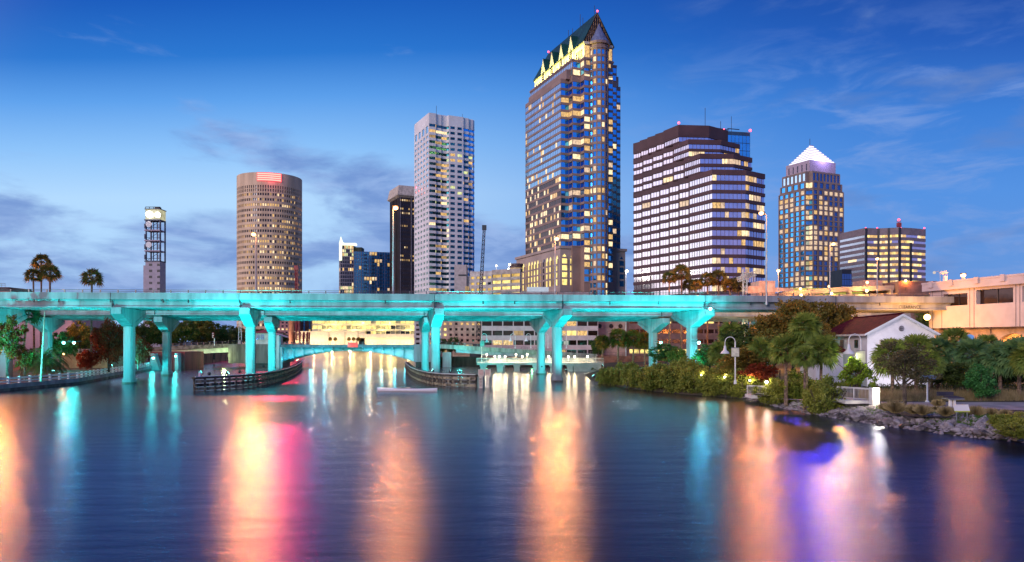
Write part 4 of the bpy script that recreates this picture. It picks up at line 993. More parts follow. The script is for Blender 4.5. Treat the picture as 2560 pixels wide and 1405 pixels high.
while x < b_: mb.box(x-.05, DB-1.3, 3.4, x+.05, DB-1.2, 4.5); x += 2
obj('railing', mb, MATS['rail_metal'], root)

# fenders (timber walls guiding boats)
TIMB = mat('wet_timber', (.075,.06,.045), .8, var=.4, scale=1.2, bump=.5); TIMB2 = mat('pale_timber', (.30,.24,.16), .8, var=.35, scale=1.5, bump=.4)
def fender(label, pts, htop, mir):
    root = thing('timber_fender', label, 'fender', (*pts[0], 0), 'timber fenders at the drawbridge channel')
    # resample
    import itertools
    P = []; 
    for (a, b) in zip(pts[:-1], pts[1:]):
        L_ = sqrt((b[0]-a[0])**2+(b[1]-a[1])**2); n = max(1, int(L_/1.5))
        for i in range(n): P.append((a[0]+(b[0]-a[0])*i/n, a[1]+(b[1]-a[1])*i/n))
    P.append(pts[-1])
    for q, (za, zb_) in enumerate(((.1,.55), (.72,1.15), (1.35,1.75))):
        mb = MB(); band(mb, P, .18, za, zb_, 0, False, inner=-.12); obj('wale', mb, TIMB2 if q != 1 else TIMB, root)
    mb = MB(); band(mb, P, .3, htop-.32, htop, 0, False, inner=-.75); obj('walkway', mb, TIMB, root)
    mb = MB(); band(mb, offs(P, .27, False), .08, htop+.0, htop+.09, 0, False, inner=-.06); obj('edge_board', mb, WHITE, root)
    k = 0
    for i in range(0, len(P), 1):
        a = P[i]; 
        mb = MB(); mb.tube([(a[0], a[1], -1.2), (a[0], a[1], htop-.1)], .19, 6); obj('pile', mb, TIMB, root); k += 1
    mb = MB()
    for i in range(0, len(P)-1):
        a, b = P[i], P[i+1]
        for zz in (.3, .9, 1.5):
            f = R.random(); mb.obox((a[0]+(b[0]-a[0])*f+.02, a[1]+(b[1]-a[1])*f-.25*mir, zz), (b[0]-a[0], b[1]-a[1]), (.16, .12, .22))
    obj('block_row', mb, TIMB2, root, kind='stuff')
    return root
lf = [(-50.8,121.5), (-48.6,124.5), (-46,130), (-45,137), (-45.5,146), (-47.5,160), (-51,178), (-56,200), (-62,224)]
rf = [(-29.5,211), (-26,190), (-22.5,170), (-18.6,152), (-15,140), (-12,134.5), (-6.2,131.2)]
f1 = fender('curved timber fender on the left side of the channel, turquoise at its far end', lf, 2.25, 1)
f2 = fender('curved timber fender on the right side of the channel ending at two white boards', rf, 2.2, 1)
mb = MB(); c = (-50.3, 122.5, 2.3); mb.lathe(c, [(.22,0), (.22,.5), (.05,.9)], 8); nav = obj('channel_light', mb, mat('lilac_plastic', (.5,.4,.5), .5)); tag(nav, 'small pale channel light on the near tip of the left fender', 'light')
root = thing('channel_sign', 'two pale clearance boards on posts at the end of the right fender', 'sign', (-5.2, 130.5, 0))
D = 130; 
for px in (1195.5, 1212): 
    mb = MB(); mb.box(X(px, D), D, Z(941, D), X(px+14.5, D), D+.15, Z(923.5, D)); bd = obj('board', mb, mat('cream_board', (.75,.62,.52), .6, var=.08, scale=3), root)
    mb = MB()
    for r_ in range(4): mb.box(X(px+2, D), D-.03, Z(927+r_*3.4, D)-.04, X(px+12, D), D-.005, Z(927+r_*3.4, D)+.04)
    obj('small_print', mb, mat('red_print', (.45,.15,.12), .6), bd)
for px, w in ((1197, 9), (1215, 6.5)):
    mb = MB(); mb.box(X(px, D), D+.2, -1, X(px+w, D), D+.6, Z(942, D)); obj('gauge_board', mb, MATS['cream_board'], root)
for k, s_ in enumerate(("40", "35", "30")): text(s_, .55, (X(1201.5, D), D+.17, Z(948+k*8, D)), (pi/2, 0, 0), mat('black_paint', (.02,.015,.01)), root, 'gauge_figures')
mb = MB(); mb.box(X(1207, D), D+1, -1, X(1211, D), D+1.4, Z(930, D)); mb.box(X(1224, D), D+1, -1, X(1226, D), D+1.4, Z(922, D)); obj('post', mb, CONC, root)

# slim white boat
root = thing('white_boat', 'long slim white boat lying low on the dark water in mid channel', 'boat', (X(1018, 121), 121, 0), rz=radians(-9))
mb = MB(); rows = []
for i in range(17):
    f = i/16; x = -4.9+9.8*f; w = .62*sin(pi*min(1, max(0, f*.94+.03)))**.55; h = .42+.18*(2*f-1)**2
    rows.append([(x, -w*.55, -.12), (x, -w, h*.55), (x, -w*.93, h), (x, w*.93, h), (x, w, h*.55), (x, w*.55, -.12)])
mb.grid(rows, 0, True); mb.poly(rows[0]); mb.poly(rows[-1][::-1]); obj('hull', mb, mat('white_gelcoat', (.85,.8,.85), .3, var=.02), root, smooth=True, world=False)
mb = MB(); mb.box(-1.6, -.42, .44, 1.3, .42, .52); obj('cockpit', mb, mat('grey_cushion', (.45,.42,.48), .6), root, world=False)
mb = MB(); mb.box(-.2, -.3, .52, .5, .3, .68); mb.box(-1.5, -.3, .52, -1.2, .3, .66); obj('seat', mb, mat('cream_cushion', (.7,.6,.5), .6), root, world=False)

# ---------------------------------------------------------------- lit riverside walkway on piles (D about 200)
root = thing('riverside_walkway', 'white lit riverside walkway on concrete piles between the two bridges', 'walkway', (X(1340, 200), 200, 0))
a, b_ = X(1192, 200), X(1510, 200)
mb = MB(); mb.box(a, 200, 1.75, b_, 206, 2.3); obj('deck', mb, mat('white_concrete', (.62,.62,.60), .7, var=.06), root)
for px in (1208, 1250, 1292, 1340, 1383, 1425, 1447):
    mb = MB(); x = X(px, 201); mb.box(x-.75, 200.6, -1, x+.75, 202, 1.75); mb.box(x-.9, 200.4, 1.3, x+.9, 205.6, 1.76); obj('pile_cap', mb, MATS['white_concrete'], root)
mb = MB(); mb.box(X(1435, 200), 200.3, -1, b_, 205, 1.76); obj('landing', mb, MATS['white_concrete'], root)
for yy in (200.15, 205.8):
    mb = MB()
    for zz in (2.5, 3.45): mb.tube([(a, yy, zz), (b_, yy, zz)], .05, 5)
    x = a
    while x < b_: mb.box(x-.02, yy-.02, 2.3, x+.02, yy+.02, 3.45); x += .22
    x = a
    while x < b_: mb.box(x-.06, yy-.06, 2.3, x+.06, yy+.06, 3.55); x += 2.4
    obj('railing', mb, mat('white_rail', (.75,.75,.72), .5), root)
mb = MB()
for k in range(20):
    x = a+(b_-a)*(k+.5)/20; 
mb.box(a+3, 206.2, 2.0, b_-2, 206.6, 3.1); obj('back_panel', mb, MATS['white_concrete'], root)
for k, px in enumerate((1217, 1237, 1248, 1263, 1290, 1306, 1318, 1372, 1383, 1421, 1437, 1470)):
    zz = 4.5 if k in (0, 4, 6) else 3.9
    l = thing('walkway_lamp', 'small globe lamp lighting the riverside walkway', 'lamp', (X(px, 203), 203+.6*(k % 3), 2.3), 'globe lamps along the riverside walkway')
    mb = MB(); p = (X(px, 203), 203+.6*(k % 3), zz); mb.tube([(p[0], p[1], 2.3), p], .05, 6); obj('post', mb, WHITE, l)
    mb = MB(); mb.sphere(p, .22, 0, 8, 5); obj('globe', mb, LAMP_W, l); plight('lamp_light', (p[0], p[1]-.6, zz), 480, (1,.80,.45), .3, l)

# ================================================================ mid-distance buildings seen under and over the bridges
def simple(name, label, cat, px0, px1, D, ytop, wallm, glist, nf, nc, zb=2, depth=20, dD=0, nwin=60, par=0, **kw):
    root = thing(name, label, cat, (X((px0+px1)/2, D), D, zb)); F = Facade(R.randint(1, 999))
    A, B = (X(px0, D), D), (X(px1, D+dD), D+dD); zt = Z(ytop, D)
    F.w.prism([A, B, (B[0], B[1]+depth), (A[0], A[1]+depth)], zb, zt-.02)
    fh = (zt-par-zb-1)/nf
    F.run([A, B], zb+1, fh, nf, nc, **kw)
    band(F.w, [A, B], kw.get('dd', .35), zb+1+nf*fh-.01, zt+.05)
    F.flush(root, wallm if isinstance(wallm, list) else [wallm], glist, nwin=nwin); return root
CREAM = mat('cream_wall', (.55,.50,.38), .7, var=.06)
root = simple('river_hotel', 'long low building glowing yellow with open galleries, seen beneath the bridge', 'hotel', 781, 1038, 655, 770, CREAM, [LIT_Y, G_DARK, LIT_B, mat('grey_gallery', (.3,.3,.25), .7)], 7, 21, dd=1.4, wf=.9, hf=.62, sill=.22, lits=(1, 3, 3), litp=.35, floorvar=.3, glass_mats=(0,), nwin=90, depth=30)
for k in range(14):
    x = X(800+k*17, 650); plight('gallery_light', (x, 649.5, 12+6*(k % 4)), 2800, (1,.80,.25), .5, root)
root = thing('riverfront_podium', 'floodlit cream riverfront podium with small palms at its foot, behind the drawbridge', 'building', (X(880, 645), 645, 1.8))
mb = MB(); D = 648; mb.box(X(738, D), D, 1.8, X(912, D), D+8, Z(829, D)); mb.box(X(738, D)-1, D-.5, Z(829.5, D), X(912, D), D+2, Z(827.8, D)); obj('wall', mb, mat('ivory_wall', (.75,.66,.5), .7, var=.05), root)
mb = MB(); mb.box(X(912, D), D-3, Z(845, D), X(1036, D), D+4, Z(835, D), 0); mb.box(X(890, D), D, 1.8, X(1036, D), D+3, Z(845, D), 0); obj('canopy', mb, MATS['ivory_wall'], root)
for px in (770, 822, 862, 895):
    mb = MB(); mb.box(X(px, D)-.5, D-.6, 1.8, X(px, D)+.5, D, Z(829, D)); obj('pilaster', mb, CREAM, root)
for px in (750, 790, 835, 880, 930, 980, 1020): plight('wall_flood', (X(px, D), D-7, 3), 9000, (1,.72,.35), .5, root)
simple('brown_block', 'dark brown block with two blue window strips left of the yellow lit hotel', 'building', 727, 781, 660, 778, mat('brown_block_wall', (.07,.045,.04), .7), [G_BLUE, LIT, LIT_D], 12, 4, wf=.3, hf=.8, sill=.1, litp=.15, lits=(1,2), glass_mats=(0,), nwin=30, piers_proud=.1)
simple('pink_block', 'dusty pink office block with small square windows behind the bridge pier', 'building', 672, 722, 640, 779, mat('dusty_pink_wall', (.42,.19,.18), .7), [G_DARK, LIT, LIT_B], 11, 5, wf=.55, hf=.5, sill=.3, litp=.35, lits=(1,2), glass_mats=(0,), nwin=40)
simple('blue_strip_building', 'narrow building with violet blue lit strips beside the dark brown block', 'building', 721, 729, 650, 782, mat('slate_wall', (.1,.1,.2), .6), [emis('violet_light', (.15,.25,1), 1.3), G_DARK, LIT_D], 9, 1, wf=.9, hf=.5, lits=(1,), litp=.3, nwin=12)
# parking decks between the white and gabled towers
simple('parking_garage', 'open sided parking garage glowing yellow between white tower and brown podium', 'garage', 1232, 1303, 330, 676, mat('garage_concrete', (.42,.36,.32), .7), [LIT_Y, G_DARK, emis('amber_interior', (1,.62,.12), .9, .5, .6)], 13, 3, par=1.5, dd=.8, wf=.92, hf=.5, sill=.32, lits=(2,), litp=.4, floorvar=.2, glass_mats=(0,), nwin=39, dD=-8)
simple('parking_garage', 'paler garage wing with small yellow openings right of the white tower', 'garage', 1176, 1232, 334, 680, mat('garage_concrete_pale', (.52,.45,.42), .7), [emis('amber_interior', (1,.62,.12), .9), G_DARK, LIT_Y], 13, 4, par=1.5, dd=.6, wf=.62, hf=.4, sill=.35, lits=(1,2), litp=.3, glass_mats=(0,), nwin=52, dD=-4)
root = thing('stair_tower', 'plain pale concrete stair tower at the foot of the white tower', 'building', (X(1150, 420), 420, 2))
mb = MB(); D = 420; mb.box(X(1136, D), D, 2, X(1166, D), D+14, Z(662, D)); mb.box(X(1166, D), D+2, 2, X(1176, D), D+14, Z(690, D)); mb.box(X(1146, D), D-.12, Z(690, D), X(1166, D), D, Z(686, D), 1); obj('wall', mb, [mat('stair_concrete', (.46,.40,.40), .7, var=.08), DSTEEL], root)
mb = MB(); mb.box(X(1163, D), D-.15, Z(735, D), X(1173, D), D, Z(716, D)); mb2 = mb; obj('opening', mb, LIT_D, root)
root = thing('round_roof_pavilion', 'small dark round pavilion on the roof left of the gabled tower', 'pavilion', (X(1290, 345), 345, 40))
mb = MB(); mb.lathe((X(1291, 345), 345, Z(677, 345)), [(2.9, -.5), (2.9, 2.2), (3.2, 2.3), (3.1, 3.1), (0, 3.3)], 18); obj('drum', mb, mat('dark_pavilion', (.08,.05,.05), .6), root)
mb = MB(); mb.lathe((X(1291, 345), 345, Z(673, 345)), [(2.95, 0), (2.95, .5)], 18); obj('lit_ring', mb, LIT_D, root)
root = thing('low_roof_building', 'long low lilac roofed building in front of the gabled tower, just above the bridge', 'building', (X(1340, 290), 290, 2))
mb = MB(); D = 300; mb.box(X(1255, D), D, 2, X(1480, D), D+30, Z(731, D)); mb.box(X(1205, D), D+1, 2, X(1255, D), D+30, Z(737, D)); mb.box(X(1318, D), D+1, Z(731, D), X(1372, D), D+10, Z(717, D), 1); obj('wall', mb, [mat('pink_concrete', (.38,.26,.27), .7), WHITE], root)
# office building seen beneath the bridge right of centre
OFW = mat('office_pink_concrete', (.50,.39,.40), .7, var=.06)
root = simple('riverfront_office', 'pale pink office building with long window bands, some lit yellow, under the bridge', 'office block', 1204, 1495, 262, 770, OFW, [G_BROWN, LIT, LIT_Y, LIT_D, G_NAVY], 5, 11, dd=.6, wf=.9, hf=.5, sill=.12, litp=.45, lits=(1, 1, 2, 3), floorvar=.3, glass_mats=(0,), nwin=60, par=0, depth=25)
mb = MB(); D = 258; mb.box(X(1360, D), D, 2, X(1392, D), D+4, Z(775, D)); obj('service_core', mb, OFW, root)
simple('office_wing', 'orange lit concrete office wing below the white tower, behind the round piers', 'building', 1106, 1204, 300, 775, mat('apricot_wall', (.50,.33,.25), .7), [G_BROWN, LIT, LIT_Y], 8, 7, dd=.5, wf=.45, hf=.45, lits=(1, 2), litp=.3, glass_mats=(0,), nwin=50)
root = simple('stone_hall', 'brown stone hall with round windows behind the orange palms', 'building', 1478, 1572, 268, 778, mat('rose_stone', (.40,.25,.22), .75, var=.1), [G_BROWN, LIT], 1, 1, wf=.1, hf=.02, nwin=4)
for px in (1477, 1499, 1528, 1551):
    D = 267.4; mb = MB(); mb.tube([(X(px, D), D, Z(815, D)), (X(px, D), D+.2, Z(815, D))], [.75, .75], 14); obj('round_window', mb, G_DARK, root)
mb = MB(); mb.box(X(1478, 267), 267, Z(795, 267), X(1572, 267), 268, Z(790, 267)); obj('cornice', mb, MATS['rose_stone'], root)
simple('red_stone_block', 'dark red stone block with one lit band at the foot of the stepped tower', 'building', 1572, 1812, 262, 790, mat('dark_red_stone', (.17,.085,.08), .7), [G_BROWN, LIT_Y, LIT_P], 4, 9, dd=.4, wf=.9, hf=.4, litp=.4, lits=(1, 1), floorvar=.95, glass_mats=(0,), nwin=36)
simple('beige_annex', 'beige annex with square windows left of the apricot wing, behind the paired piers', 'building', 1036, 1106, 420, 772, mat('annex_wall', (.50,.46,.46), .7), [G_BROWN, LIT, LIT_Y], 9, 4, dd=.4, wf=.5, hf=.45, lits=(1, 2), litp=.35, glass_mats=(0,), nwin=36)

# cranes
def crane(px, D, ytop, label, m_, w, lean=0, cab=True):
    root = thing('lattice_crane', label, 'crane', (X(px, D), D, 2))
    a = (X(px, D), D, Z(850, D)); b = (X(px+lean, D), D+3, Z(ytop, D))
    mb = MB(); mb.lattice(a, b, w, 26, w*.09, 0, w*.55); obj('boom', mb, m_, root)
    mb = MB(); mb.obox(b, (1, 0), (w*.55, w*.4, w*.6)); obj('boom_head', mb, m_, root)
    mb = MB(); mb.box(a[0]-3, D-2, 2, a[0]+3, D+2, 4.5); mb.box(a[0]-2, D-2, 4.5, a[0]+2, D+2, 7); obj('cab', mb, m_, root)
crane(1195, 285, 566, 'tall dark lattice crane standing right of the white tower', DSTEEL, 1.5, 15)
crane(745, 420, 668, 'short red lattice crane in front of the round tower', mat('red_steel', (.35,.05,.05), .5), 2.0, -8)
root = thing('red_derrick', 'squat dark red lattice derrick behind the drawbridge rail', 'derrick', (X(757, 300), 300, 3))
mb = MB()
for (q, w_) in ((752, 1.4), (762, 1.4), (768, 1.0)): mb.lattice((X(q, 300), 300, 3), (X(q+3, 300), 300, Z(830, 300)), w_, 5, .14)
obj('lattice', mb, MATS['red_steel'], root)
root = thing('signal_mast', 'thin white tripod mast left of the tender house', 'mast', (X(600, 240), 240, 7)); D = 240
mb = MB(); 
for q in (-4.5, 4.5): mb.tube([(X(600+q, D), D, 7), (X(600+q*.25, D), D, Z(795, D))], .1, 5)
for q in range(6): mb.bar((X(596, D), D, 7.5+q*1.6), (X(604, D), D, 8+q*1.6), .05)
obj('legs', mb, WHITE, root)
mb = MB(); mb.box(X(597, D), D-.4, 6.9, X(603, D), D+.4, 8.4); obj('cabinet', mb, STEEL, root)
root = thing('traffic_signal', 'red and white gate signal on a white post above the approach span', 'signal', (X(534, DB-1.4), DB-1.4, 6.5)); D = DB-1.6
mb = MB(); mb.tube([(X(536, D), D, 6.6), (X(536, D), D, Z(845, D))], .14, 6); obj('post', mb, WHITE, root)
mb = MB(); mb.box(X(531, D), D-.2, Z(845, D), X(535, D), D+.2, Z(831, D)); hd = obj('signal_head', mb, MATS['red_steel'], root)
for py in (834, 838.5, 843): mb = MB(); mb.sphere((X(532.8, D), D-.3, Z(py, D)), .2, 0, 8, 5); obj('lens', mb, WHITE, hd)

# left background: lilac hall, low beige house, dark building above the deck
simple('lilac_hall', 'large lilac metal clad hall behind the trees on the left bank', 'hall', 30, 182, 215, 770, mat('lilac_cladding', (.33,.22,.28), .7, var=.06), [G_DARK, LIT], 1, 14, wf=.02, hf=.9, dd=.12, nwin=2, zb=1.2, piers_proud=.05)
root = thing('low_beige_house', 'low cream house with a white rail on its flat roof behind the coast palms', 'house', (X(225, 190), 190, 1.3)); D = 190
mb = MB(); mb.box(X(150, D), D, 1.3, X(268, D), D+8, Z(884, D)); mb.box(X(148, D), D-.4, Z(886, D), X(236, D), D, Z(882, D)); obj('wall', mb, mat('ochre_wall', (.42,.30,.16), .8), root)
mb = MB(); mb.box(X(203, D), D-.1, 1.5, X(213, D), D-.02, Z(893, D)); obj('window', mb, G_BROWN, root)
mb = MB()
for zz in (.5, .9): mb.bar((X(170, D), D+.1, Z(882, D)+zz), (X(232, D), D+.1, Z(882, D)+zz), .04)
for k in range(8): mb.bar((X(170+k*8.8, D), D+.1, Z(882, D)), (X(170+k*8.8, D), D+.1, Z(882, D)+.95), .04)
obj('roof_railing', mb, WHITE, root)
root = thing('dark_roof_building', 'dark maroon flat building with a roof rail rising above the left end of the bridge', 'building', (X(-5, 260), 260, 2)); D = 260
mb = MB(); mb.box(X(-60, D), D, 2, X(26, D), D+12, Z(722, D)); mb.box(X(-60, D), D-.3, Z(722, D), X(24, D), D+12, Z(718, D)); obj('wall', mb, mat('maroon_dark', (.06,.02,.03), .7), root)
mb = MB()
for zz in (.7, 1.3): mb.bar((X(-60, D), D, Z(718, D)+zz), (X(13, D), D, Z(718, D)+zz), .06)
for px in (-20, -8, 4, 13): mb.bar((X(px, D), D, Z(718, D)), (X(px, D), D, Z(718, D)+1.3), .06)
obj('roof_railing', mb, STEEL, root)
mb = MB(); mb.box(-200, 260-.6, Z(733, D), X(26, D), 259.6, Z(729, D)); obj('red_stripe', mb, mat('red_band', (.5,.05,.04), .6), root)

# promenade seawall and white balustrade on the left
root = thing('promenade_seawall', 'stained concrete seawall along the left river bank', 'wall', (-80.3, 141, 0))
mb = MB(); P = [(-60,-60), (-78,60), (-81,100), (-81,120), (-80.3,141), (-85,158), (-89,173), (-99.6,210)]
mb.grid([[(*p, -1) for p in P], [(*p, .45) for p in P]], 1)
mb.grid([[(p[0], p[1], .45) for p in P], [(p[0], p[1], 1.15) for p in P], [(p[0]-.7, p[1], 1.15) for p in P], [(p[0]-.7, p[1], -1) for p in P]], 0); obj('wall_face', mb, [CONC, CONC_D], root)
root = thing('white_balustrade', 'white two rail concrete balustrade along the left promenade', 'balustrade', (-81, 120, 1.15))
P2_ = [(p[0]-.35, p[1]) for p in P]
for (za, zb_) in ((1.35, 1.6), (1.85, 2.15)):
    mb = MB(); band(mb, P2_, .09, za, zb_, 0, False, inner=-.09); obj('rail', mb, WHITE, root)
npost = 0
for (a, b) in zip(P2_[2:-1], P2_[3:]):
    L_ = sqrt((b[0]-a[0])**2+(b[1]-a[1])**2); n = int(L_/2.6)
    for i in range(n):
        f = i/n; mb = MB(); mb.obox((a[0]+(b[0]-a[0])*f, a[1]+(b[1]-a[1])*f, 1.7), (b[0]-a[0], b[1]-a[1]), (.17, .17, .56)); obj('post', mb, WHITE, root)

# ================================================================ tall street lamps
def hlamp(px, py, D, zb, pxp, label, power, col=ORANGE, em=LAMP_O, r=.48, rad=.5, pole=STEEL, grp='tall orange highway lamps'):
    p = (X(px, D), D, Z(py, D)); q = X(pxp, D)
    root = thing('street_lamp', label, 'street lamp', (q, D, zb), grp)
    mb = MB(); mb.tube([(q, D, zb), (q, D, p[2]-.3)], [.2, .1], 8); mb.tube([(q, D, p[2]-.35), ((q+p[0])/2, D, p[2]+.15), (p[0], D, p[2]+.3)], .07, 6); mb.tube([(q, D, zb), (q, D, zb+.6)], .34, 8); obj('pole', mb, pole, root)
    mb = MB(); mb.obox((p[0], D, p[2]+.28), (1, 0), (.5, .22, .12)); obj('lamp_head', mb, DSTEEL, root)
    mb = MB(); mb.sphere(p, r, 0, 10, 6, .8); obj('lamp_glass', mb, em, root)
    q_ = (p[0], D-r-rad-.1, p[2]-.1)
    if power > 15000:
        spot('lamp_beam', q_, (p[0]*.45, 50, 0), power, col, 62, .4, rad, root); plight('lamp_light', q_, 2500, col, rad, root)
    else: plight('lamp_light', q_, power, col, rad, root)
    return root
LP = 52000
hlamp(634, 586, 160, 15.6, 640, 'tall orange lamp on the bridge in front of the round tower', LP*1.7)
hlamp(989, 520, 141.5, 15.0, 983, 'tall orange lamp on a slim pole rising past the dark capped tower', LP*.75, pole=TEALP)
hlamp(1392, 597, 160, 15.6, 1388, 'tall orange lamp in front of the foot of the gabled tower', LP*1.15)
hlamp(1903, 533, 146, 15.0, 1916, 'tall orange lamp on a thick grey pole right of the stepped tower', LP*.8)
hlamp(2083, 610, 190, 15.6, 2075, 'tall orange lamp in front of the pyramid roofed tower', LP*1.1, col=(1,.40,.10))
hlamp(2193, 647, 215, 15.6, 2193, 'orange lamp in front of the ribbon window block', LP*.5)
hlamp(1946, 677, 215, 15.6, 1946, 'small orange lamp left of the pyramid roofed tower', LP*.08)
hlamp(1567, 678, 240, 2, 1565, 'white street lamp in the gap between the gabled and stepped towers', LP*.025, col=(1,.95,.8), em=LAMP_W, grp=None)
hlamp(2408, 688, 150, 20, 2408, 'orange lamp standing behind the roof of the pink building', LP*.35, grp=None)
hlamp(1274, 661, 330, 34, 1272, 'left white lamp on the garage roof', 900, col=(1,.95,.8), em=LAMP_W, r=.5, grp=None)
hlamp(1241, 664, 330, 34, 1241, 'faint white lamp on the pale garage wing', 500, col=(1,.95,.8), em=LAMP_W, r=.35, grp=None)
hlamp(1271, 672, 330, 34, 1269, 'lower white lamp by the garage roof edge', 500, col=(1,.95,.8), em=LAMP_W, r=.3, grp=None)
hlamp(-22, 600, 138, 1.2, -30, 'orange lamp just outside the left edge of the photo', LP*1.1, grp=None)
for px_, D_, lb_ in ((112, 196, 'added orange lamp hidden among the tall palms behind the left end of the bridge'), (1742, 198, 'added orange lamp hidden between the tall palms behind the right spans')): hlamp(px_, 742, D_, 1.4, px_-4, lb_, 14000, grp=None)  # hidden lamps added to turn the palms orange
# garage and ramps behind the right end of the expressway
root = thing('ramp_garage', 'sloping ramp garage with glowing yellow openings behind the right end of the expressway', 'garage', (X(2100, 235), 235, 2)); D = 235
mb = MB(); RC = mat('ramp_concrete', (.33,.24,.22), .75, var=.08)
A = [(1876, 743), (1990, 727), (2110, 717), (2236, 713)]; B = [(1876, 752), (1990, 739), (2110, 729), (2236, 725)]
mb.grid([[(X(a, D), D, Z(b, D)) for a, b in A], [(X(a, D), D, Z(b, D)) for a, b in B], [(X(a, D), D+6, Z(b, D)) for a, b in B]]); mb.grid([[(X(a, D), D+14, Z(b, D)) for a, b in A], [(X(a, D), D, Z(b, D)) for a, b in A]])
obj('ramp_parapet', mb, RC, root)
mb = MB(); mb.box(X(1990, D), D+.5, 2, X(2240, D), D+2, Z(737, D)); mb.box(X(2100, D), D-.5, Z(746, D), X(2240, D), D+1, Z(736, D)); 
for px in (2022, 2122, 2226): mb.box(X(px, D), D-.3, Z(740, D), X(px+6, D), D+2, Z(722, D))
obj('wall', mb, RC, root)
mb = MB(); mb.box(X(2010, D), D+9, Z(742, D), X(2236, D), D+9.3, Z(715, D)); obj('garage_interior', mb, emis('garage_glow', (.95,.85,.12), .75, .5, .25), root)
mb = MB(); mb.box(X(2238, D), D-2, 2, X(2334, D), D+14, Z(704, D)); obj('stair_block', mb, mat('brown_brick', (.17,.10,.09), .8), root)
mb = MB(); mb.box(X(2190, D), D+8, 20, X(2238, D), D+16, Z(695, D)); obj('roof_house', mb, mat('apricot_wall', (.50,.33,.25)), root)
for px, py, w in ((2168, 706, 2600), (2264, 702, 2600), (2001, 722, 2600), (2003, 738, 2200), (2079, 734, 1600), (2167, 727, 3500), (2073, 716, 2000)):
    yel = py > 725
    l = thing('wall_lamp', 'glaring %s lamp on the ramp garage at right' % ('yellow' if yel else 'orange'), 'lamp', (X(px, D-2), D-2, Z(py, D-2)), 'yellow lamps on the ramp garage' if yel else 'orange lamps on the ramp garage')
    p = (X(px, D-2), D-2, Z(py, D-2))
    mb = MB(); mb.sphere(p, .42, 0, 10, 6); obj('lamp_glass', mb, LAMP_Y if yel else LAMP_O, l); mb = MB(); mb.tube([(p[0], p[1], p[2]-3), (p[0], p[1]+.2, p[2]-.3)], .08, 6); mb.bar((p[0], p[1], p[2]-3), (p[0], p[1]+2.2, p[2]-3), .07); obj('bracket', mb, DSTEEL, l)
    plight('lamp_light', (p[0], p[1]-.6, p[2]), w, (1,.75,.2) if yel else ORANGE, .5, l)
root = thing('cream_ramp_block', 'sunlit looking cream block and ramp left of the thick lamp pole', 'building', (X(1905, 225), 225, 2)); D = 225
mb = MB(); mb.box(X(1898, D), D, 2, X(1938, D), D+8, Z(702, D)); mb.poly([(X(1862, D), D-.2, Z(735, D)), (X(1985, D), D-.2, Z(727, D)), (X(1985, D), D-.2, Z(722, D)), (X(1900, D), D-.2, Z(716, D)), (X(1866, D), D-.2, Z(716, D))]); obj('wall', mb, mat('peach_wall', (.72,.50,.36), .7), root)
root.__setitem__('label', 'cream block and ramp left of the thick grey lamp pole'); plight('wall_flood', (X(1915, D-8), D-8, Z(738, D)), 1500, ORANGE, .6, root)
root = thing('sign_gantry', 'back of a white steel highway sign frame behind the tall palms', 'sign', (X(1865, 190), 190, 2)); D = 190
mb = MB(); mb.lattice((X(1845, D), D, Z(699, D)), (X(1888, D), D, Z(683, D)), 1.1, 9, .1); mb.lattice((X(1864, D), D, 2), (X(1862, D), D, Z(672, D)), .9, 14, .09)
for k in range(8): mb.bar((X(1850+k*5, D), D-.5, Z(705, D)), (X(1852+k*5, D), D-.5, Z(677+(8-k), D)), .09)
obj('frame', mb, mat('white_steel', (.6,.58,.55), .5), root)
# lamp that floods the underside of the right spans
root = thing('underpass_lamp', 'glaring orange lamp under the expressway beside the pink building', 'lamp', (X(2318, 150), 150, Z(793, 150)))
mb = MB(); mb.sphere((X(2318, 150), 150, Z(793, 150)), .6, 0, 10, 6); obj('lamp_glass', mb, emis('amber_lamp', (1,.62,.15), 14), root); mb = MB(); mb.tube([(X(2318, 150), 150.2, Z(793, 150)+.5), (X(2318, 150), 151, 13.6)], .1, 6); obj('bracket', mb, DSTEEL, root)
plight('lamp_light', (X(2300, 144), 144, Z(800, 144)), 6500, (1,.42,.08), .5, root)
for xx, yy, zz, pw in ((66, 170, 9, 8000), (80, 176, 9, 8000), (52, 172, 8, 2500)):
    l = thing('underdeck_lamp', 'orange lamp hung under the right end of the expressway', 'lamp', (xx, yy, zz+2), 'orange lamps under the right end of the expressway')
    mb = MB(); mb.lathe((xx, yy, zz+2), [(.3,0), (.3,.25), (.1,.4)], 8); obj('lamp_glass', mb, LAMP_O, l); mb = MB(); mb.tube([(xx, yy, zz+2.4), (xx, yy, 13)], .05, 5); obj('hanger', mb, DSTEEL, l)
    plight('lamp_light', (xx, yy, zz+1.6), pw, (1,.40,.08), .5, l)
# ================================================================ right bank: pink building, white house, park things
# pink concrete building
root = thing('pink_concrete_building', 'large pale pink concrete building raised on arches at the right edge', 'building', (84.5, 154, 1))
PINK = mat('pink_stucco', (.62,.50,.48), .75, var=.05, scale=.3)
A, B = (84.5, 154.0), (90.6, 128.0); L_ = sqrt((B[0]-A[0])**2+(B[1]-A[1])**2); ux, uy = (B[0]-A[0])/L_, (B[1]-A[1])/L_; nx, ny = uy, -ux
def W_(s, o, zz): return (A[0]+ux*s+nx*o, A[1]+uy*s+ny*o, zz)
LE = L_
def wbox(mb, s0, s1, o0, o1, z0, z1, m=0):
    c = W_((s0+s1)/2, (o0+o1)/2, (z0+z1)/2); mb.obox(c, (ux, uy), (abs(s1-s0)/2, abs(o1-o0)/2, (z1-z0)/2), m)
zlo, zhi, zc0, zc1 = 10.6, 18.6, 18.0, 19.8
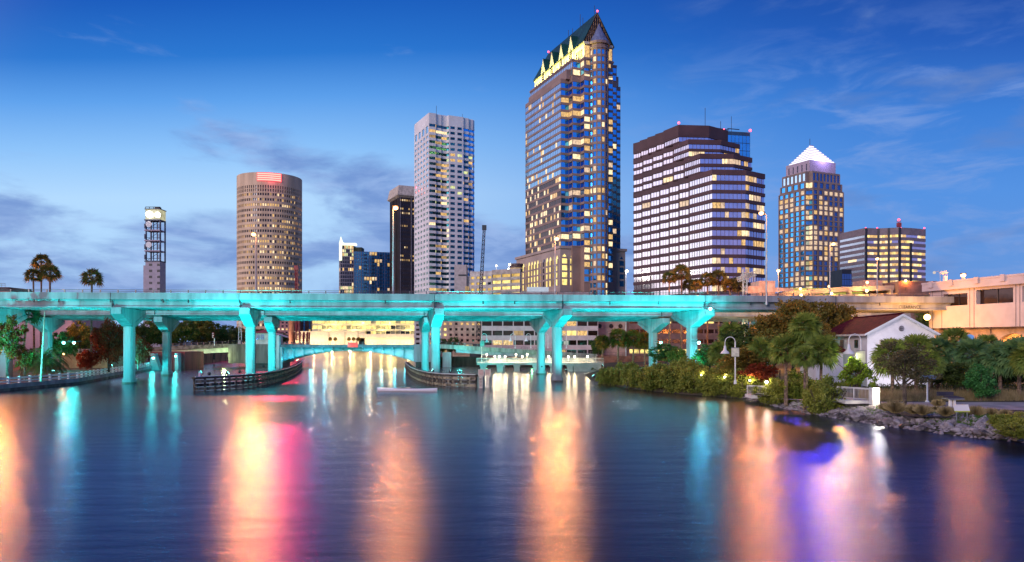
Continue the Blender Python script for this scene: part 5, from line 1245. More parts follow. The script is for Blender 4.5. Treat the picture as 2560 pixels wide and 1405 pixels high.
wins_ = [(3.9, 9.6, 14.9, 17.2), (11.6, 19.6, 14.9, 17.6), (21.4, 26.5, 14.9, 17.6)]
mb = MB(); s = 0
for (a, b, c, d_) in wins_:
    wbox(mb, s, a, -12, 0, zlo, zhi); wbox(mb, a, b, -12, 0, zlo, c); wbox(mb, a, b, -12, 0, d_, zhi); wbox(mb, a, b, -12, -1.1, c, d_, 1); s = b
wbox(mb, s, LE, -12, 0, zlo, zhi); obj('wall', mb, [PINK, mat('shadow_room', (.05,.03,.025), .8)], root)
mb = MB(); wbox(mb, -.9, LE, -12, .9, zc0+.05, zc1); wbox(mb, -.95, LE, .85, 1.0, zc1-.35, zc1+.02)
obj('cornice', mb, PINK, root)
for s in (1.2, 6.3, 12.3, 18, 24):
    mb = MB(); wbox(mb, s, s+.9, .95, 1.25, zc1-1.1, zc1+.15); obj('scupper', mb, PINK, root)
for (a, b, c, d_) in wins_:
    mb = MB(); mb.poly([W_(a+.05, -.9, c+.05), W_(b-.05, -.9, c+.05), W_(b-.05, -.9, d_-.05), W_(a+.05, -.9, d_-.05)]); w = obj('window', mb, G_BROWN, root)
    mb = MB(); wbox(mb, (a+b)/2-.06, (a+b)/2+.06, -.9, -.8, c, d_); wbox(mb, a, b, -.9, -.8, c, c+.12); obj('frame', mb, DSTEEL, w)
for s in (.9, 3.3, 10.1, 11.1, 20.1, 20.9):
    mb = MB(); wbox(mb, s, s+.1, 0, .05, zlo, zc0); obj('panel_joint', mb, mat('joint_dark', (.25,.18,.17), .8), root)
# arches beneath
mb = MB()
for (s0, s1) in ((1.5, 11.5), (11.5, 22), (22, 32)):
    n = 14; r0 = []; 
    for i in range(n+1):
        f = i/n; x = s0+1+(s1-s0-1)*f; zz = 4.2+5.2*sqrt(max(0, 1-(2*f-1)**2)); r0.append((x, zz))
    mb.grid([[W_(x, -2.5, zz) for x, zz in r0], [W_(x, -2.5, zlo) for x, zz in r0]], 0)
    mb.grid([[W_(x, -2.5, zz) for x, zz in r0], [W_(x, -3.4, zz) for x, zz in r0]], 0)
    wbox(mb, s0, s0+1.0, -3.5, -2.3, 1, zlo-.01)
wbox(mb, -.4, .9, -3.6, -1.6, 1, zlo-.01); wbox(mb, 0, LE+4, -11.5, -11, 1, zlo-.01, 0)
obj('arcade', mb, mat('arcade_stucco', (.52,.36,.26), .8), root)
for s in (5, 10, 16, 22): plight('arcade_light', W_(s, -7, 8.6), 1500, (1,.42,.10), .5, root)
plight('facade_flood', W_(9, 11, 5), 1100, (1,.5,.36), 1.2, root)
mb = MB(); p = W_(1.8, -1, zc1); mb.tube([p, vadd(p, (0, 0, 1.7)), vadd(p, (-.6, -.4, 2.2)), vadd(p, (-1.5, -.8, 2.1))], .06, 6); obj('lamp_arm', mb, WHITE, root)
mb = MB(); mb.sphere(vadd(p, (-1.6, -.8, 1.9)), .3, 0, 8, 5); obj('lamp_glass', mb, emis('dim_globe', (1,.9,.8), .6), root)
mb = MB(); p = W_(3.1, -1, zc1); mb.box(p[0]-.3, p[1]-.3, p[2], p[0]+.3, p[1]+.3, p[2]+1.2); mb.sphere(vadd(p, (0, 0, 1.9)), .45, 0, 8, 5); mb.tube([vadd(p, (-.3, 0, 1.5)), vadd(p, (-1, -.3, 1.9))], [.1, .35], 8); obj('speaker_cluster', mb, WHITE, root)

# white house with red roof
root = thing('white_house', 'white two storey house with dark red tiled roof and five small gable windows', 'house', (53, 113, 1.2))
HW = mat('white_stucco', (.82,.78,.80), .7, var=.04, scale=.6)
a, b_, c_, d_ = (52.9, 113.2), (64.2, 115.5), (67, 139.5), (55.8, 137.2)
ze_, za_ = 9.35, 12.0; ap = ((a[0]+b_[0])/2, (a[1]+b_[1])/2); ap2 = ((c_[0]+d_[0])/2-.6, (c_[1]+d_[1])/2-3.0)
mb = MB()
mb.poly([(*a, 1), (*b_, 1), (*b_, ze_), (*ap, za_-.05), (*a, ze_)]); mb.poly([(*d_, 1), (*a, 1), (*a, ze_), (*d_, ze_)]); mb.poly([(*b_, 1), (*c_, 1), (*c_, ze_), (*b_, ze_)]); mb.poly([(*c_, 1), (*d_, 1), (*d_, ze_), (*c_, ze_)])
mb.obox(((a[0]+b_[0])/2, (a[1]+b_[1])/2-.04, 6.55), (b_[0]-a[0], b_[1]-a[1]), (5.8, .05, .06)); obj('wall', mb, HW, root)
RT = mat('dark_red_tile', (.10,.010,.018), .85, var=.25, scale=1.5, bump=.4, spec=.1)
def off2(p, q, e): 
    l = sqrt((q[0]-p[0])**2+(q[1]-p[1])**2); return (p[0]-(q[0]-p[0])/l*e, p[1]-(q[1]-p[1])/l*e)
fr = lambda p: (p[0]-.15, p[1]-.9)
aE, bE, cE, dE = off2(a, b_, .7), off2(b_, a, .7), off2(c_, d_, .7), off2(d_, c_, .7)
aE, bE = fr(aE), fr(bE); apE = fr(ap); zz_ = ze_-.25
mb = MB(); 
mb.poly([(*dE, zz_), (*aE, zz_), (*apE, za_+.12), (*ap2, za_+.12)]); mb.poly([(*bE, zz_), (*cE, zz_), (*ap2, za_+.12), (*apE, za_+.12)]); mb.poly([(*cE, zz_), (*dE, zz_), (*ap2, za_+.12)])
obj('roof', mb, RT, root)
mb = MB(); 
for (p, q, zp, zq) in ((aE, apE, zz_, za_+.12), (bE, apE, zz_, za_+.12)):
    mb.poly([(p[0], p[1]-.02, zp-.32), (q[0], q[1]-.02, zq-.32), (q[0], q[1]-.02, zq), (p[0], p[1]-.02, zp)])
    mb.poly([(p[0], p[1], zp-.32), (q[0], q[1], zq-.32), (q[0]+.2, q[1]+1.1, zq-.34), (p[0]+.1, p[1]+1.1, zp-.34)])
mb.poly([(*dE, zz_-.3), (*aE, zz_-.3), (*aE, zz_-.02), (*dE, zz_-.02)]); mb.poly([(*dE, zz_-.3), (*aE, zz_-.3), (*a, zz_-.3), (*d_, zz_-.3)]); obj('bargeboard', mb, WHITE, root)
mb = MB(); mb.tube([(*apE, za_+.16), (*ap2, za_+.16)], .14, 6); obj('ridge_cap', mb, RT, root)
U = ((b_[0]-a[0]), (b_[1]-a[1])); UL = sqrt(U[0]**2+U[1]**2); U = (U[0]/UL, U[1]/UL)
def G(s, o, zz): return (a[0]+U[0]*s+U[1]*o, a[1]+U[1]*s-U[0]*o, zz)
for k in range(5):
    s = 2.2+k*1.6
    mb = MB(); mb.obox(G(s+.3, .02, 7.55), U, (.3, .05, .52)); w = obj('window', mb, mat('dark_pane', (.02,.02,.025), .15), root)
    mb = MB()
    for (ds, dz_, hx, hz) in ((-.36, 0, .06, .62), (.36, 0, .06, .62), (0, .57, .42, .06), (0, -.57, .46, .08), (0, 0, .3, .03)):
        mb.obox(G(s+.3+ds, .06, 7.55+dz_), U, (hx, .06, hz))
    obj('frame', mb, mat('tan_frame', (.5,.42,.34), .6), w)
mb = MB(); c = G(UL/2, .05, 9.9); mb.tube([c, vadd(c, (0, -.08, 0))], [.42, .42], 16); v = obj('round_vent', mb, mat('grey_vent', (.3,.28,.32), .7), root)
mb = MB()
for k in range(3): mb.obox(vadd(c, (0, -.12, -.24+.24*k)), U, (.32, .02, .05))
obj('vent_slat', mb, DSTEEL, v)
V = ((a[0]-d_[0]), (a[1]-d_[1])); VL = sqrt(V[0]**2+V[1]**2); V = (V[0]/VL, V[1]/VL)
for s in (VL-4.8, VL-12): 
    mb = MB(); c = (d_[0]+V[0]*s-.03, d_[1]+V[1]*s, 7.6); mb.obox(c, V, (.8, .05, .62)); obj('window', mb, MATS['dark_pane'], root)
root = thing('house_porch', 'small red roofed porch wing behind the cabbage palms, left of the white house', 'house wing', (50, 110, 1.2)); D = 108
mb = MB(); mb.box(X(2040, D), D, 1, X(2108, D), D+6, Z(878, D)); obj('wall', mb, HW, root)
mb = MB(); mb.poly([(X(2036, D), D-.5, Z(878, D)), (X(2116, D), D-.5, Z(878, D)), (X(2095, D), D+3, Z(846, D)), (X(2060, D), D+3, Z(846, D))]); mb.poly([(X(2036, D), D-.5, Z(880, D)), (X(2116, D), D-.5, Z(880, D)), (X(2116, D), D-.5, Z(878, D)), (X(2036, D), D-.5, Z(878, D))]); mb.poly([(X(2116, D), D-.5, Z(878, D)), (X(2116, D), D+6, Z(878, D)), (X(2095, D), D+3, Z(846, D))]); obj('roof', mb, RT, root)

# park path, grass verge, hedges as ground pieces
mb = MB(); mb.grid([[(33, 82.5, 1.5), (42, 78, 1.28), (52, 73, 1.26), (80, 62, 1.27)], [(30, 86, 1.5), (42, 84, 1.29), (54, 84, 1.27), (85, 84, 1.3)]])
o = obj('park_path', mb, mat('pale_paving', (.42,.37,.38), .7, var=.12, scale=.6, bump=.2)); o['kind'] = 'structure'
mb = MB(); mb.grid([[(31, 94, 1.26), (60, 92, 1.26), (110, 92, 1.3)], [(31, 103, 1.27), (60, 103, 1.27), (110, 103, 1.32)]])
o = obj('lawn', mb, mat('lawn_green', (.03,.055,.015), .9, var=.3, scale=.8, bump=.6)); o['kind'] = 'structure'
mb = MB(); mb.grid([[(36.5, 70.5, 1.02), (44, 66, 1.16), (52, 62, 1.18)], [(38.5, 79, 1.22), (46, 74.8, 1.21), (56, 70.5, 1.21)]])
o = obj('mulch_bed', mb, mat('grey_mulch', (.085,.07,.085), .95, var=.4, scale=3, bump=.8)); o['kind'] = 'structure'

# boardwalk railing and lit end post
root = thing('boardwalk_railing', 'white metal boardwalk railing with vertical bars ending in a lit post', 'railing', (35, 80, 1.4))
def rail_line(p, q, z0, h, step, root, m):
    mb = MB(); L_ = sqrt((q[0]-p[0])**2+(q[1]-p[1])**2); n = int(L_/step)
    for zz in (.12, h-.1): mb.tube([(p[0], p[1], z0+zz), (q[0], q[1], z0+zz)], .03, 5)
    for i in range(n+1):
        f = i/n; x, y = p[0]+(q[0]-p[0])*f, p[1]+(q[1]-p[1])*f; mb.tube([(x, y, z0+.12), (x, y, z0+h-.1)], .014, 4)
    obj('baluster_panel', mb, m, root)
    mb = MB(); n = max(1, int(L_/2.1))
    for i in range(n+1):
        f = i/n; x, y = p[0]+(q[0]-p[0])*f, p[1]+(q[1]-p[1])*f; mb.tube([(x, y, z0-.3), (x, y, z0+h)], .05, 6)
    mb.tube([(p[0], p[1], z0+h), (q[0], q[1], z0+h)], .045, 6); obj('handrail', mb, m, root)
pa, pb = (X(2093, 84), 84), (X(2178, 80), 80)
rail_line(pa, pb, 1.75, 1.25, .17, root, mat('white_rail', (.75,.75,.72), .5))
mb = MB(); mb.box(pa[0]-.6, 80.6, 1.35, pb[0]+.2, 84.5, 1.7); obj('boardwalk_deck', mb, MATS['white_concrete'], root)
mb = MB(); mb.box(pb[0], 79.7, 1.2, pb[0]+.75, 80.5, 3.1); obj('end_post', mb, WHITE, root)
mb = MB(); mb.sphere((pb[0]+.5, 79.55, 2.75), .17, 0, 8, 5); obj('lamp_glass', mb, LAMP_W, root); plight('lamp_light', (pb[0]+.55, 79.2, 2.8), 330, (1,.86,.6), .22, root)
root = thing('boardwalk_railing', 'short white railing with a round lamp among the mangroves', 'railing', (27, 98, 1.4))
pa, pb = (X(1868, 98), 98), (X(1915, 96), 96); rail_line(pa, pb, 1.2, 1.1, .17, root, MATS['white_rail'])
mb = MB(); mb.box(pa[0], 96.3, .75, pb[0]+.5, 99, 1.15); obj('boardwalk_deck', mb, MATS['white_concrete'], root)
mb = MB(); mb.sphere((pb[0], 95.8, Z(955, 96)), .2, 0, 8, 5); obj('lamp_glass', mb, LAMP_W, root); plight('lamp_light', (pb[0], 95.5, Z(955, 96)+.2), 200, (1,.8,.5), .25, root)
# white gooseneck lamp posts with banner boards
def goose(px, D, ytop, yb, label, ban, side=-1, pw=0):
    x = X(px, D); zt = Z(ytop, D); zb = Z(yb, D)
    root = thing('gooseneck_lamp', label, 'lamp post', (x, D, zb), 'white gooseneck lamp posts')
    mb = MB(); pts = [(x, D, zb), (x, D, zt-.7)]
    for i in range(7): q = pi*i/6; pts.append((x+side*(.7-.7*cos(q)), D, zt-.7+.7*sin(q)))
    pts.append((x+side*1.4, D, zt-1.2)); mb.tube(pts, [.09]*2+[.055]*8, 7); mb.lathe((x, D, zb), [(.2, 0), (.2, .3), (.1, .6)], 8); obj('post', mb, WHITE, root)
    mb = MB(); mb.lathe((x+side*1.4, D, zt-2.3), [(.62, 0), (.5, .25), (.22, .5), (.14, 1.05), (.02, 1.15)], 12); obj('bell_shade', mb, WHITE, root, smooth=True)
    if ban:
        b0, b1 = X(ban[0], D), X(ban[1], D); mb = MB(); mb.box(b0, D-.16, Z(ban[3], D), b1, D-.1, Z(ban[2], D)); obj('banner', mb, mat('banner_cream', (.62,.60,.50), .7, var=.12, scale=1.2), root)
        mb = MB(); mb.bar((b0, D-.13, Z(ban[2], D)+.03), (b1, D-.13, Z(ban[2], D)+.03), .03); mb.bar((b0, D-.13, Z(ban[3], D)-.03), (b1, D-.13, Z(ban[3], D)-.03), .03); obj('banner_rod', mb, STEEL, root)
    if pw: plight('lamp_light', (x+side*1.4, D-.3, zt-2.4), pw, (.9,1,.4), .25, root)
    return root
goose(1838, 104, 842, 960, 'white gooseneck lamp with a pale banner in front of the thicket', (1828, 1847, 870, 891))
goose(2152, 88, 835, 966, 'white gooseneck lamp with a blank cream board before the white house', (2139, 2162, 877, 907), pw=700)
for px, ban, lb in ((1204, (1200.5, 1210.5, 853, 866), 'first white gooseneck lamp, at the left end of the lit walkway'), (1288, None, 'second white gooseneck lamp from the left end of the lit walkway'), (1327, None, 'third white gooseneck lamp from the left end of the lit walkway'), (1370, None, 'white gooseneck lamp just right of the farther round pier'), (1416, (1409, 1421, 852, 862), 'rightmost white gooseneck lamp beyond the lit walkway')):
    goose(px, 230 if px > 1210 else 201, 834, 871 if px > 1210 else 905, lb, ban, 1 if px < 1210 else -1)

# coin viewer, info panel, picnic bench
x, D = X(2318, 84), 84; root = thing('binocular_viewer', 'blue grey twin tube viewer on a tall white post beside the path', 'viewer', (x, D, 1.25))
mb = MB(); mb.lathe((x, D, 1.2), [(.22, 0), (.22, .12), (.1, .3), (.085, 2.6), (.14, 2.75)], 10); obj('post', mb, WHITE, root)
mb = MB(); zz = 4.0
mb.obox((x, D, zz+.05), (1, .1), (.5, .22, .16))
for s_ in (-.55, .55): mb.tube([(x+s_, D-.45, zz+.05), (x+s_, D+.5, zz+.05)], [.24, .2], 10)
obj('viewer_head', mb, mat('slate_blue_enamel', (.16,.26,.36), .4, .3), root)
D = 66.5; x0, x1 = X(2387, D), X(2425, D); root = thing('info_panel', 'low white information panel with a yellow green lower edge on two legs', 'sign', ((x0+x1)/2, D, 1.1))
mb = MB(); mb.poly([(x0, D, 1.9), (x1, D, 1.9), (x1, D+.25, 2.42), (x0, D+.25, 2.42)]); mb.poly([(x0, D+.04, 1.86), (x0, D+.29, 2.38), (x1, D+.29, 2.38), (x1, D+.04, 1.86)]); mb.box(x0, D+.22, 2.36, x1, D+.3, 2.44); obj('panel', mb, mat('white_panel_face', (.8,.76,.72), .5, var=.04), root)
mb = MB(); mb.box(x0, D-.02, 1.80, x1, D+.05, 1.9); obj('lower_edge', mb, mat('lime_strip', (.55,.62,.08), .5), root)
for xx in (x0+.2, x1-.2): mb = MB(); mb.box(xx-.03, D+.06, 1.1, xx+.03, D+.12, 1.95); obj('leg', mb, STEEL, root)
D = 78; root = thing('park_bench', 'dark slatted bench table on white legs between the ornamental grasses', 'bench', (X(2382, D), D, 1.2)); x0, x1 = X(2361, D), X(2404, D)
mb = MB()
for k in range(5): mb.box(x0+.1+k*.06, D-.5+k*.28, 2.18+k*.02, x1-.05, D-.26+k*.28, 2.25+k*.02)
mb.box(x0-.25, D+.9, 2.35, x1-.3, D+1.0, 2.75); obj('slat_top', mb, mat('dark_slate_slats', (.05,.045,.07), .6), root)
mb = MB(); mb.box(x0+.15, D-.52, 2.05, x1, D+.8, 2.14); obj('frame', mb, STEEL, root)
for xx in (x0+.6, x1-.75): mb = MB(); mb.box(xx-.1, D-.1, 1.2, xx+.1, D+.15, 2.06); obj('leg', mb, WHITE, root)

# chain link fence behind the mangroves
root = thing('chain_fence', 'dark wire fence behind the mangroves left of the boardwalk', 'fence', (40, 112, 1.2)); D = 110
a, b_ = X(1850, D), X(1950, D); mb = MB(); x = a
while x < b_: mb.bar((x, D, 1.2), (x, D, Z(927, D)), .02); x += .3
for zz in (2.0, 2.8, Z(927, D)): mb.bar((a, D, zz), (b_, D, zz), .025)
obj('mesh_panel', mb, DSTEEL, root); mb = MB(); x = a
for k in range(5): mb.tube([(a+(b_-a)*k/4, D, 1.2), (a+(b_-a)*k/4, D, Z(925, D))], .06, 6)
obj('post', mb, DSTEEL, root)

# ---------------------------------------------------------------- teal floods
flood((-80.9, 134, 2.7), (-87, 142.5, 15.3), 4200, 95, 'teal flood light on the left promenade aimed up at the bridge')
flood((-81.3, 116, 2.7), (-72, 143, 8), 10000, 50, 'teal flood light at the bend of the left promenade aimed at the nearest pier')
flood((-52.5, 128, 2.8), (-50, 146, 11), 4200, 80, 'teal flood light behind the tip of the left fender')
flood((-48, 134, 2.6), (-50, 142, 6), 1200, 80, 'smaller teal flood light halfway along the left fender')
flood((-54, 165, 2.6), (-56, 178, 8), 5000, 90, 'teal flood light on the left fender between the two bridges')
flood((-11, 135.5, 2.6), (-15, 149, 11), 3600, 75, 'teal flood light on the right fender near the white boards')
flood((-20, 165, 2.6), (-20.8, 180, 8), 4500, 90, 'teal flood light on the right fender between the two bridges')
flood((15, 140, 1.6), (9, 150, 11), 4600, 85, 'teal flood light at the water edge below the fourth pier')
flood((27.5, 138.0, 2.6), (26, 143, 15.6), 14000, 120, 'teal flood light among the mangroves aimed up at the right spans')
flood((31, 137, 2.4), (36, 150, 10), 2600, 90, 'teal flood light behind the mangroves aimed at the rightmost pier')
flood((12, 168, 1.6), (7.5, 180, 8), 4500, 85, 'teal flood light between the bridges near the fourth pier')
flood((-87.5, 166, 2.7), (-80, 181, 8), 5200, 75, 'teal flood light on the left promenade aimed at the second pier')
flood((-81.6, 108, 2.7), (-89, 142, 15.6), 11000, 55, 'teal flood light farthest left on the promenade aimed at the deck edge')
flood((-49.6, 124.5, 2.7), (-62, 145, 15), 9000, 85, 'teal flood light at the tip of the left fender aimed at the deck edge')
flood((-9, 132.6, 2.7), (-4, 149, 15.5), 9500, 95, 'teal flood light near the white boards aimed at the deck edge')
flood((26.5, 128, 3.2), (34, 150, 9), 3000, 60, 'teal flood light in the mangroves aimed at the last pier shaft')
flood((20, 168, 2.6), (34, 184, 10), 5000, 80, 'teal flood light between the bridges aimed at the last farther pier')
flood((-47.5, 127, 2.7), (-36, 146.5, 15.5), 9000, 90, 'teal flood light on the left fender aimed at the middle span')
flood((-14.5, 138.6, 2.7), (-26, 147, 15.5), 6500, 95, 'teal flood light on the right fender aimed at the middle span')
flood((7.2, 183.2, 1.9), (12, 200, 2.1), 2200, 120, 'teal flood light on the footing of the fourth farther pier')
root = thing('added_flood', 'small added white flood light in the hedge, brightening the white house', 'flood light', (56, 104, 1.3))  # added lamp that brightens the house gable
mb = MB(); mb.box(55.8, 103.9, 1.2, 56.2, 104.1, 1.6); obj('housing', mb, DSTEEL, root); spot('white_beam', (56, 104.3, 1.7), (58.5, 114.5, 7), 3000, (.95,.93,1), 110, .8, .3, root)
def pierlamp(px, py, D, label, w=900, tgt=None):
    p = (X(px, D), D, Z(py, D)); root = thing('pier_lamp', label, 'lamp', p, 'bright turquoise lamps on the bridge piers')
    mb = MB(); mb.sphere(p, .30, 0, 10, 6); obj('lamp_glass', mb, LAMP_T, root)
    mb = MB(); mb.tube([vadd(p, (0, .25, .3)), vadd(p, (-1.2 if px > 200 else 1.2, 1.0, .35))], .08, 6); mb.lathe(vadd(p, (0, 0, .2)), [(.36, 0), (.3, .2), (.1, .3)], 8); obj('bracket', mb, DSTEEL, root)
    plight('lamp_light', vadd(p, (0, -.7, 0)), w*1.8, TEAL, .3, root); return root
pierlamp(159, 857, 172, 'bright turquoise lamp on the left of the pier by the coast palm')
pierlamp(185, 857, 172, 'bright turquoise lamp on the right of the pier by the coast palm')
pierlamp(1652, 857, 176, 'bright turquoise lamp on the farther right bank pier', 1100)
pierlamp(1747, 857, 149, 'bright turquoise lamp on the nearer right bank pier', 1100)
pierlamp(1776, 772, 143.8, 'turquoise lamp hung on the right girder joint', 500)
pierlamp(383, 895, 208, 'small turquoise lamp above the left end of the red abutment', 420)
pierlamp(439, 890, 208, 'small turquoise lamp above the right end of the red abutment', 420)
# bright band: orange park light on promenade
for xx, yy, w in ((-88, 126, 2600), (-92, 156, 2600), (-118, 178, 1800), (-112, 214, 1300)):
    l = thing('promenade_lamp', 'low orange lamp standing among the trees on the left bank', 'lamp', (xx, yy, 1.3), 'orange lamps on the left bank')
    mb = MB(); mb.tube([(xx, yy, 1.3), (xx, yy, 5.2)], .07, 6); obj('post', mb, DSTEEL, l); mb = MB(); mb.sphere((xx, yy, 5.4), .22, 0, 8, 5); obj('lamp_glass', mb, LAMP_O, l); plight('lamp_light', (xx, yy, 5.4), w, (1,.33,.10), .3, l)
# ================================================================ vegetation
def crown_mesh(seed, blobs, n, s, flat=.0):
    """leaf clumps through a set of ellipsoids (cx,cy,cz,rx,ry,rz)"""
    r = random.Random(seed); mb = MB(); vol = [b[3]*b[4]*b[5] for b in blobs]; tv = sum(vol)
    for b, v in zip(blobs, vol):
        nb = int(n*v/tv)
        # sub clumps on the blob
        cl = []
        for _ in range(max(5, nb//55)):
            u = r.uniform(-1, 1); a = r.uniform(0, 2*pi); q = sqrt(1-u*u); rr = r.uniform(.55, 1.0)
            cl.append((b[0]+b[3]*q*cos(a)*rr, b[1]+b[4]*q*sin(a)*rr, b[2]+b[5]*u*rr))
        cr = .30*(b[3]*b[4]*b[5])**(1/3)
        for _ in range(nb):
            c = r.choice(cl); d_ = (r.gauss(0, 1), r.gauss(0, 1), r.gauss(0, .75)); l = sqrt(vdot(d_, d_)) or 1; k = cr*r.uniform(.3, 1.15)/l
            p = vadd(c, vmul(d_, k))
            t = vnorm((r.gauss(0,1), r.gauss(0,1), r.gauss(-.2,.7))); w = vnorm(vcross(t, (r.gauss(0,1), r.gauss(0,1), r.gauss(0,1))))
            L_, W2 = s*r.uniform(.6, 1.3), s*r.uniform(.25, .45)
            mb.poly([vsub(p, vmul(t, L_*.5)), vadd(p, vmul(w, W2)), vadd(p, vmul(t, L_*.5)), vsub(p, vmul(w, W2))])
    return mb
def branches(mb, r, base, h, top_r, r0, n, seed_lean=0):
    mb.tube([base, vadd(base, (seed_lean*.3, 0, h*.35)), vadd(base, (seed_lean, .1, h*.7))], [r0, r0*.8, r0*.5], 8)
    for k in range(n):
        a = 2*pi*k/n+r.uniform(-.4, .4); z0 = h*r.uniform(.3, .6); q = top_r*r.uniform(.5, .85)
        mb.tube([vadd(base, (seed_lean*.5, 0, z0)), vadd(base, (cos(a)*q*.5, sin(a)*q*.5, z0+h*.16)), vadd(base, (cos(a)*q, sin(a)*q, z0+h*.34))], [r0*.45, r0*.3, r0*.12], 6)
BARK = mat('bark', (.11,.085,.065), .9, var=.3, scale=3, bump=.6); PBARK = mat('palm_bark', (.22,.15,.11), .9, var=.3, scale=4, bump=.6)
def tree_proto(name, label, cat, h, cr, trunk_h, leaf, seed, n=5200, s=.34, group=None, squash=.8, nblob=7):
    r = random.Random(seed); root = thing(name, label, cat, (0, 0, 0), group)
    mb = MB(); branches(mb, r, (0, 0, 0), h*.85, cr, .05*h**.85*.6+.05, 6, r.uniform(-.3, .3)); obj('trunk', mb, BARK, root)
    bl = []
    for k in range(nblob):
        a = 2*pi*k/nblob+r.uniform(-.5, .5); q = cr*r.uniform(.25, .62); zc = trunk_h+(h-trunk_h)*r.uniform(.3, .72); rr = cr*r.uniform(.38, .6)
        bl.append((cos(a)*q, sin(a)*q, zc, rr, rr, rr*squash))
    bl.append((0, 0, h-cr*.42*squash, cr*.5, cr*.5, cr*.42*squash)); bl.append((0, 0, (h+trunk_h)/2, cr*.6, cr*.6, (h-trunk_h)*.35))
    obj('crown', crown_mesh(seed, bl, n, s), leaf, root); return root
LF_OL = leafmat('olive_leaves', (.09,.13,.02), (.30,.25,.05)); LF_GR = leafmat('green_leaves', (.05,.14,.02), (.16,.26,.05)); LF_MG = leafmat('mangrove_leaves', (.08,.14,.02), (.38,.40,.07), .35)
LF_OR = leafmat('rusty_leaves', (.10,.11,.02), (.26,.17,.03)); LF_RD = leafmat('red_glow_leaves', (.16,.03,.01), (.34,.06,.02)); LF_DK = leafmat('dark_leaves', (.04,.08,.02), (.11,.16,.035)); LF_LM = leafmat('lime_lit_leaves', (.12,.22,.02), (.28,.40,.03))  # red and lime leaf colours carry coloured light
LF_EM = leafmat('emerald_leaves', (.03,.15,.04), (.08,.26,.07)); LF_BR = leafmat('brown_green_leaves', (.07,.06,.025), (.13,.10,.04))
used = {}
def place(proto, key, px, yb, D, label, scale=1.0, rz=None, sz=None, zb=None):
    x = X(px, D); zb = Z(yb, D) if zb is None else zb; rz = R.uniform(0, 6.28) if rz is None else rz
    sc = (scale, scale, sz or scale)
    if key not in used:
        used[key] = proto; proto.location = (x, D, zb); proto.rotation_euler = (0, 0, rz); proto.scale = sc
        if label: proto['label'] = label
        return proto
    return dup(proto, (x, D, zb), rz, label, sc)

# palms ----------------------------------------------------------
def fan(mb, r, base, dirv, L_, fr, nb=11, droop=.35):
    """one fan leaf: stalk then radiating blades"""
    tip = vadd(base, vmul(dirv, L_)); tw = r.uniform(-1.15, 1.15); tip = (tip[0], tip[1], tip[2]-droop*L_*.35)
    mb.bar(base, tip, .025, 0)
    up = (0, 0, 1); side = vcross(dirv, up); side = vnorm(side) if vdot(side, side) > 1e-3 else (1, 0, 0); nrm = vcross(side, dirv); side, nrm = vadd(vmul(side, cos(tw)), vmul(nrm, sin(tw))), vsub(vmul(nrm, cos(tw)), vmul(side, sin(tw)))
    for k in range(nb):
        a = -1.35+2.7*k/(nb-1)+r.uniform(-.07, .07); d2 = vadd(vmul(dirv, cos(a)), vmul(side, sin(a))); l = fr*r.uniform(.85, 1.1)*(1-.18*abs(a))
        e = vadd(tip, vmul(d2, l)); e = (e[0], e[1], e[2]-droop*l*.7); mdl = vadd(tip, vmul(d2, l*.55)); mdl = (mdl[0], mdl[1], mdl[2]-droop*l*.15+.02)
        w = vmul(vnorm(vcross(d2, nrm)), fr*.075)
        mb.poly([tip, vadd(mdl, w), e, vsub(mdl, w)], 0)
def fan_palm(name, label, seed, h, cr, leaf, nfr=34, tr=.2, skirt=True, group=None, low=-.55):
    r = random.Random(seed); root = thing(name, label, 'palm', (0, 0, 0), group)
    lean = r.uniform(-.25, .25)*h*.06
    mb = MB(); mb.tube([(0, 0, -9), (0, 0, 0), (lean*.3, 0, h*.3), (lean*.7, 0, h*.65), (lean, 0, h)], [tr*1.6, tr*1.2, tr, tr*.85, tr], 8); obj('trunk', mb, PBARK, root)
    mb = MB(); c = (lean, 0, h)
    for k in range(nfr):
        a = k*2.399+r.uniform(-.2, .2); el = 1.35-(1.35-low)*((k+.5)/nfr)**.85
        d_ = (cos(a)*cos(el), sin(a)*cos(el), sin(el)); fan(mb, r, c, d_, cr*.45*r.uniform(.85, 1.1), cr*.58, 11, .30+.25*(k/nfr))
    obj('crown', mb, leaf, root)
    if skirt:
        mb = MB()
        for k in range(14):
            a = k*2.399; d_ = (cos(a)*.35, sin(a)*.35, -.93); fan(mb, r, (lean, 0, h-.1), vnorm(d_), cr*.25, cr*.42, 7, .1)
        obj('dead_skirt', mb, mat('dead_frond', (.20,.12,.06), .9), root)
    return root
PL_G = leafmat('palm_green', (.09,.17,.03), (.29,.36,.07), 1.2); PL_O = leafmat('palm_olive', (.09,.08,.02), (.22,.16,.04), 1.2); PL_T = leafmat('palm_teal', (.06,.17,.07), (.18,.30,.10), 1.2)
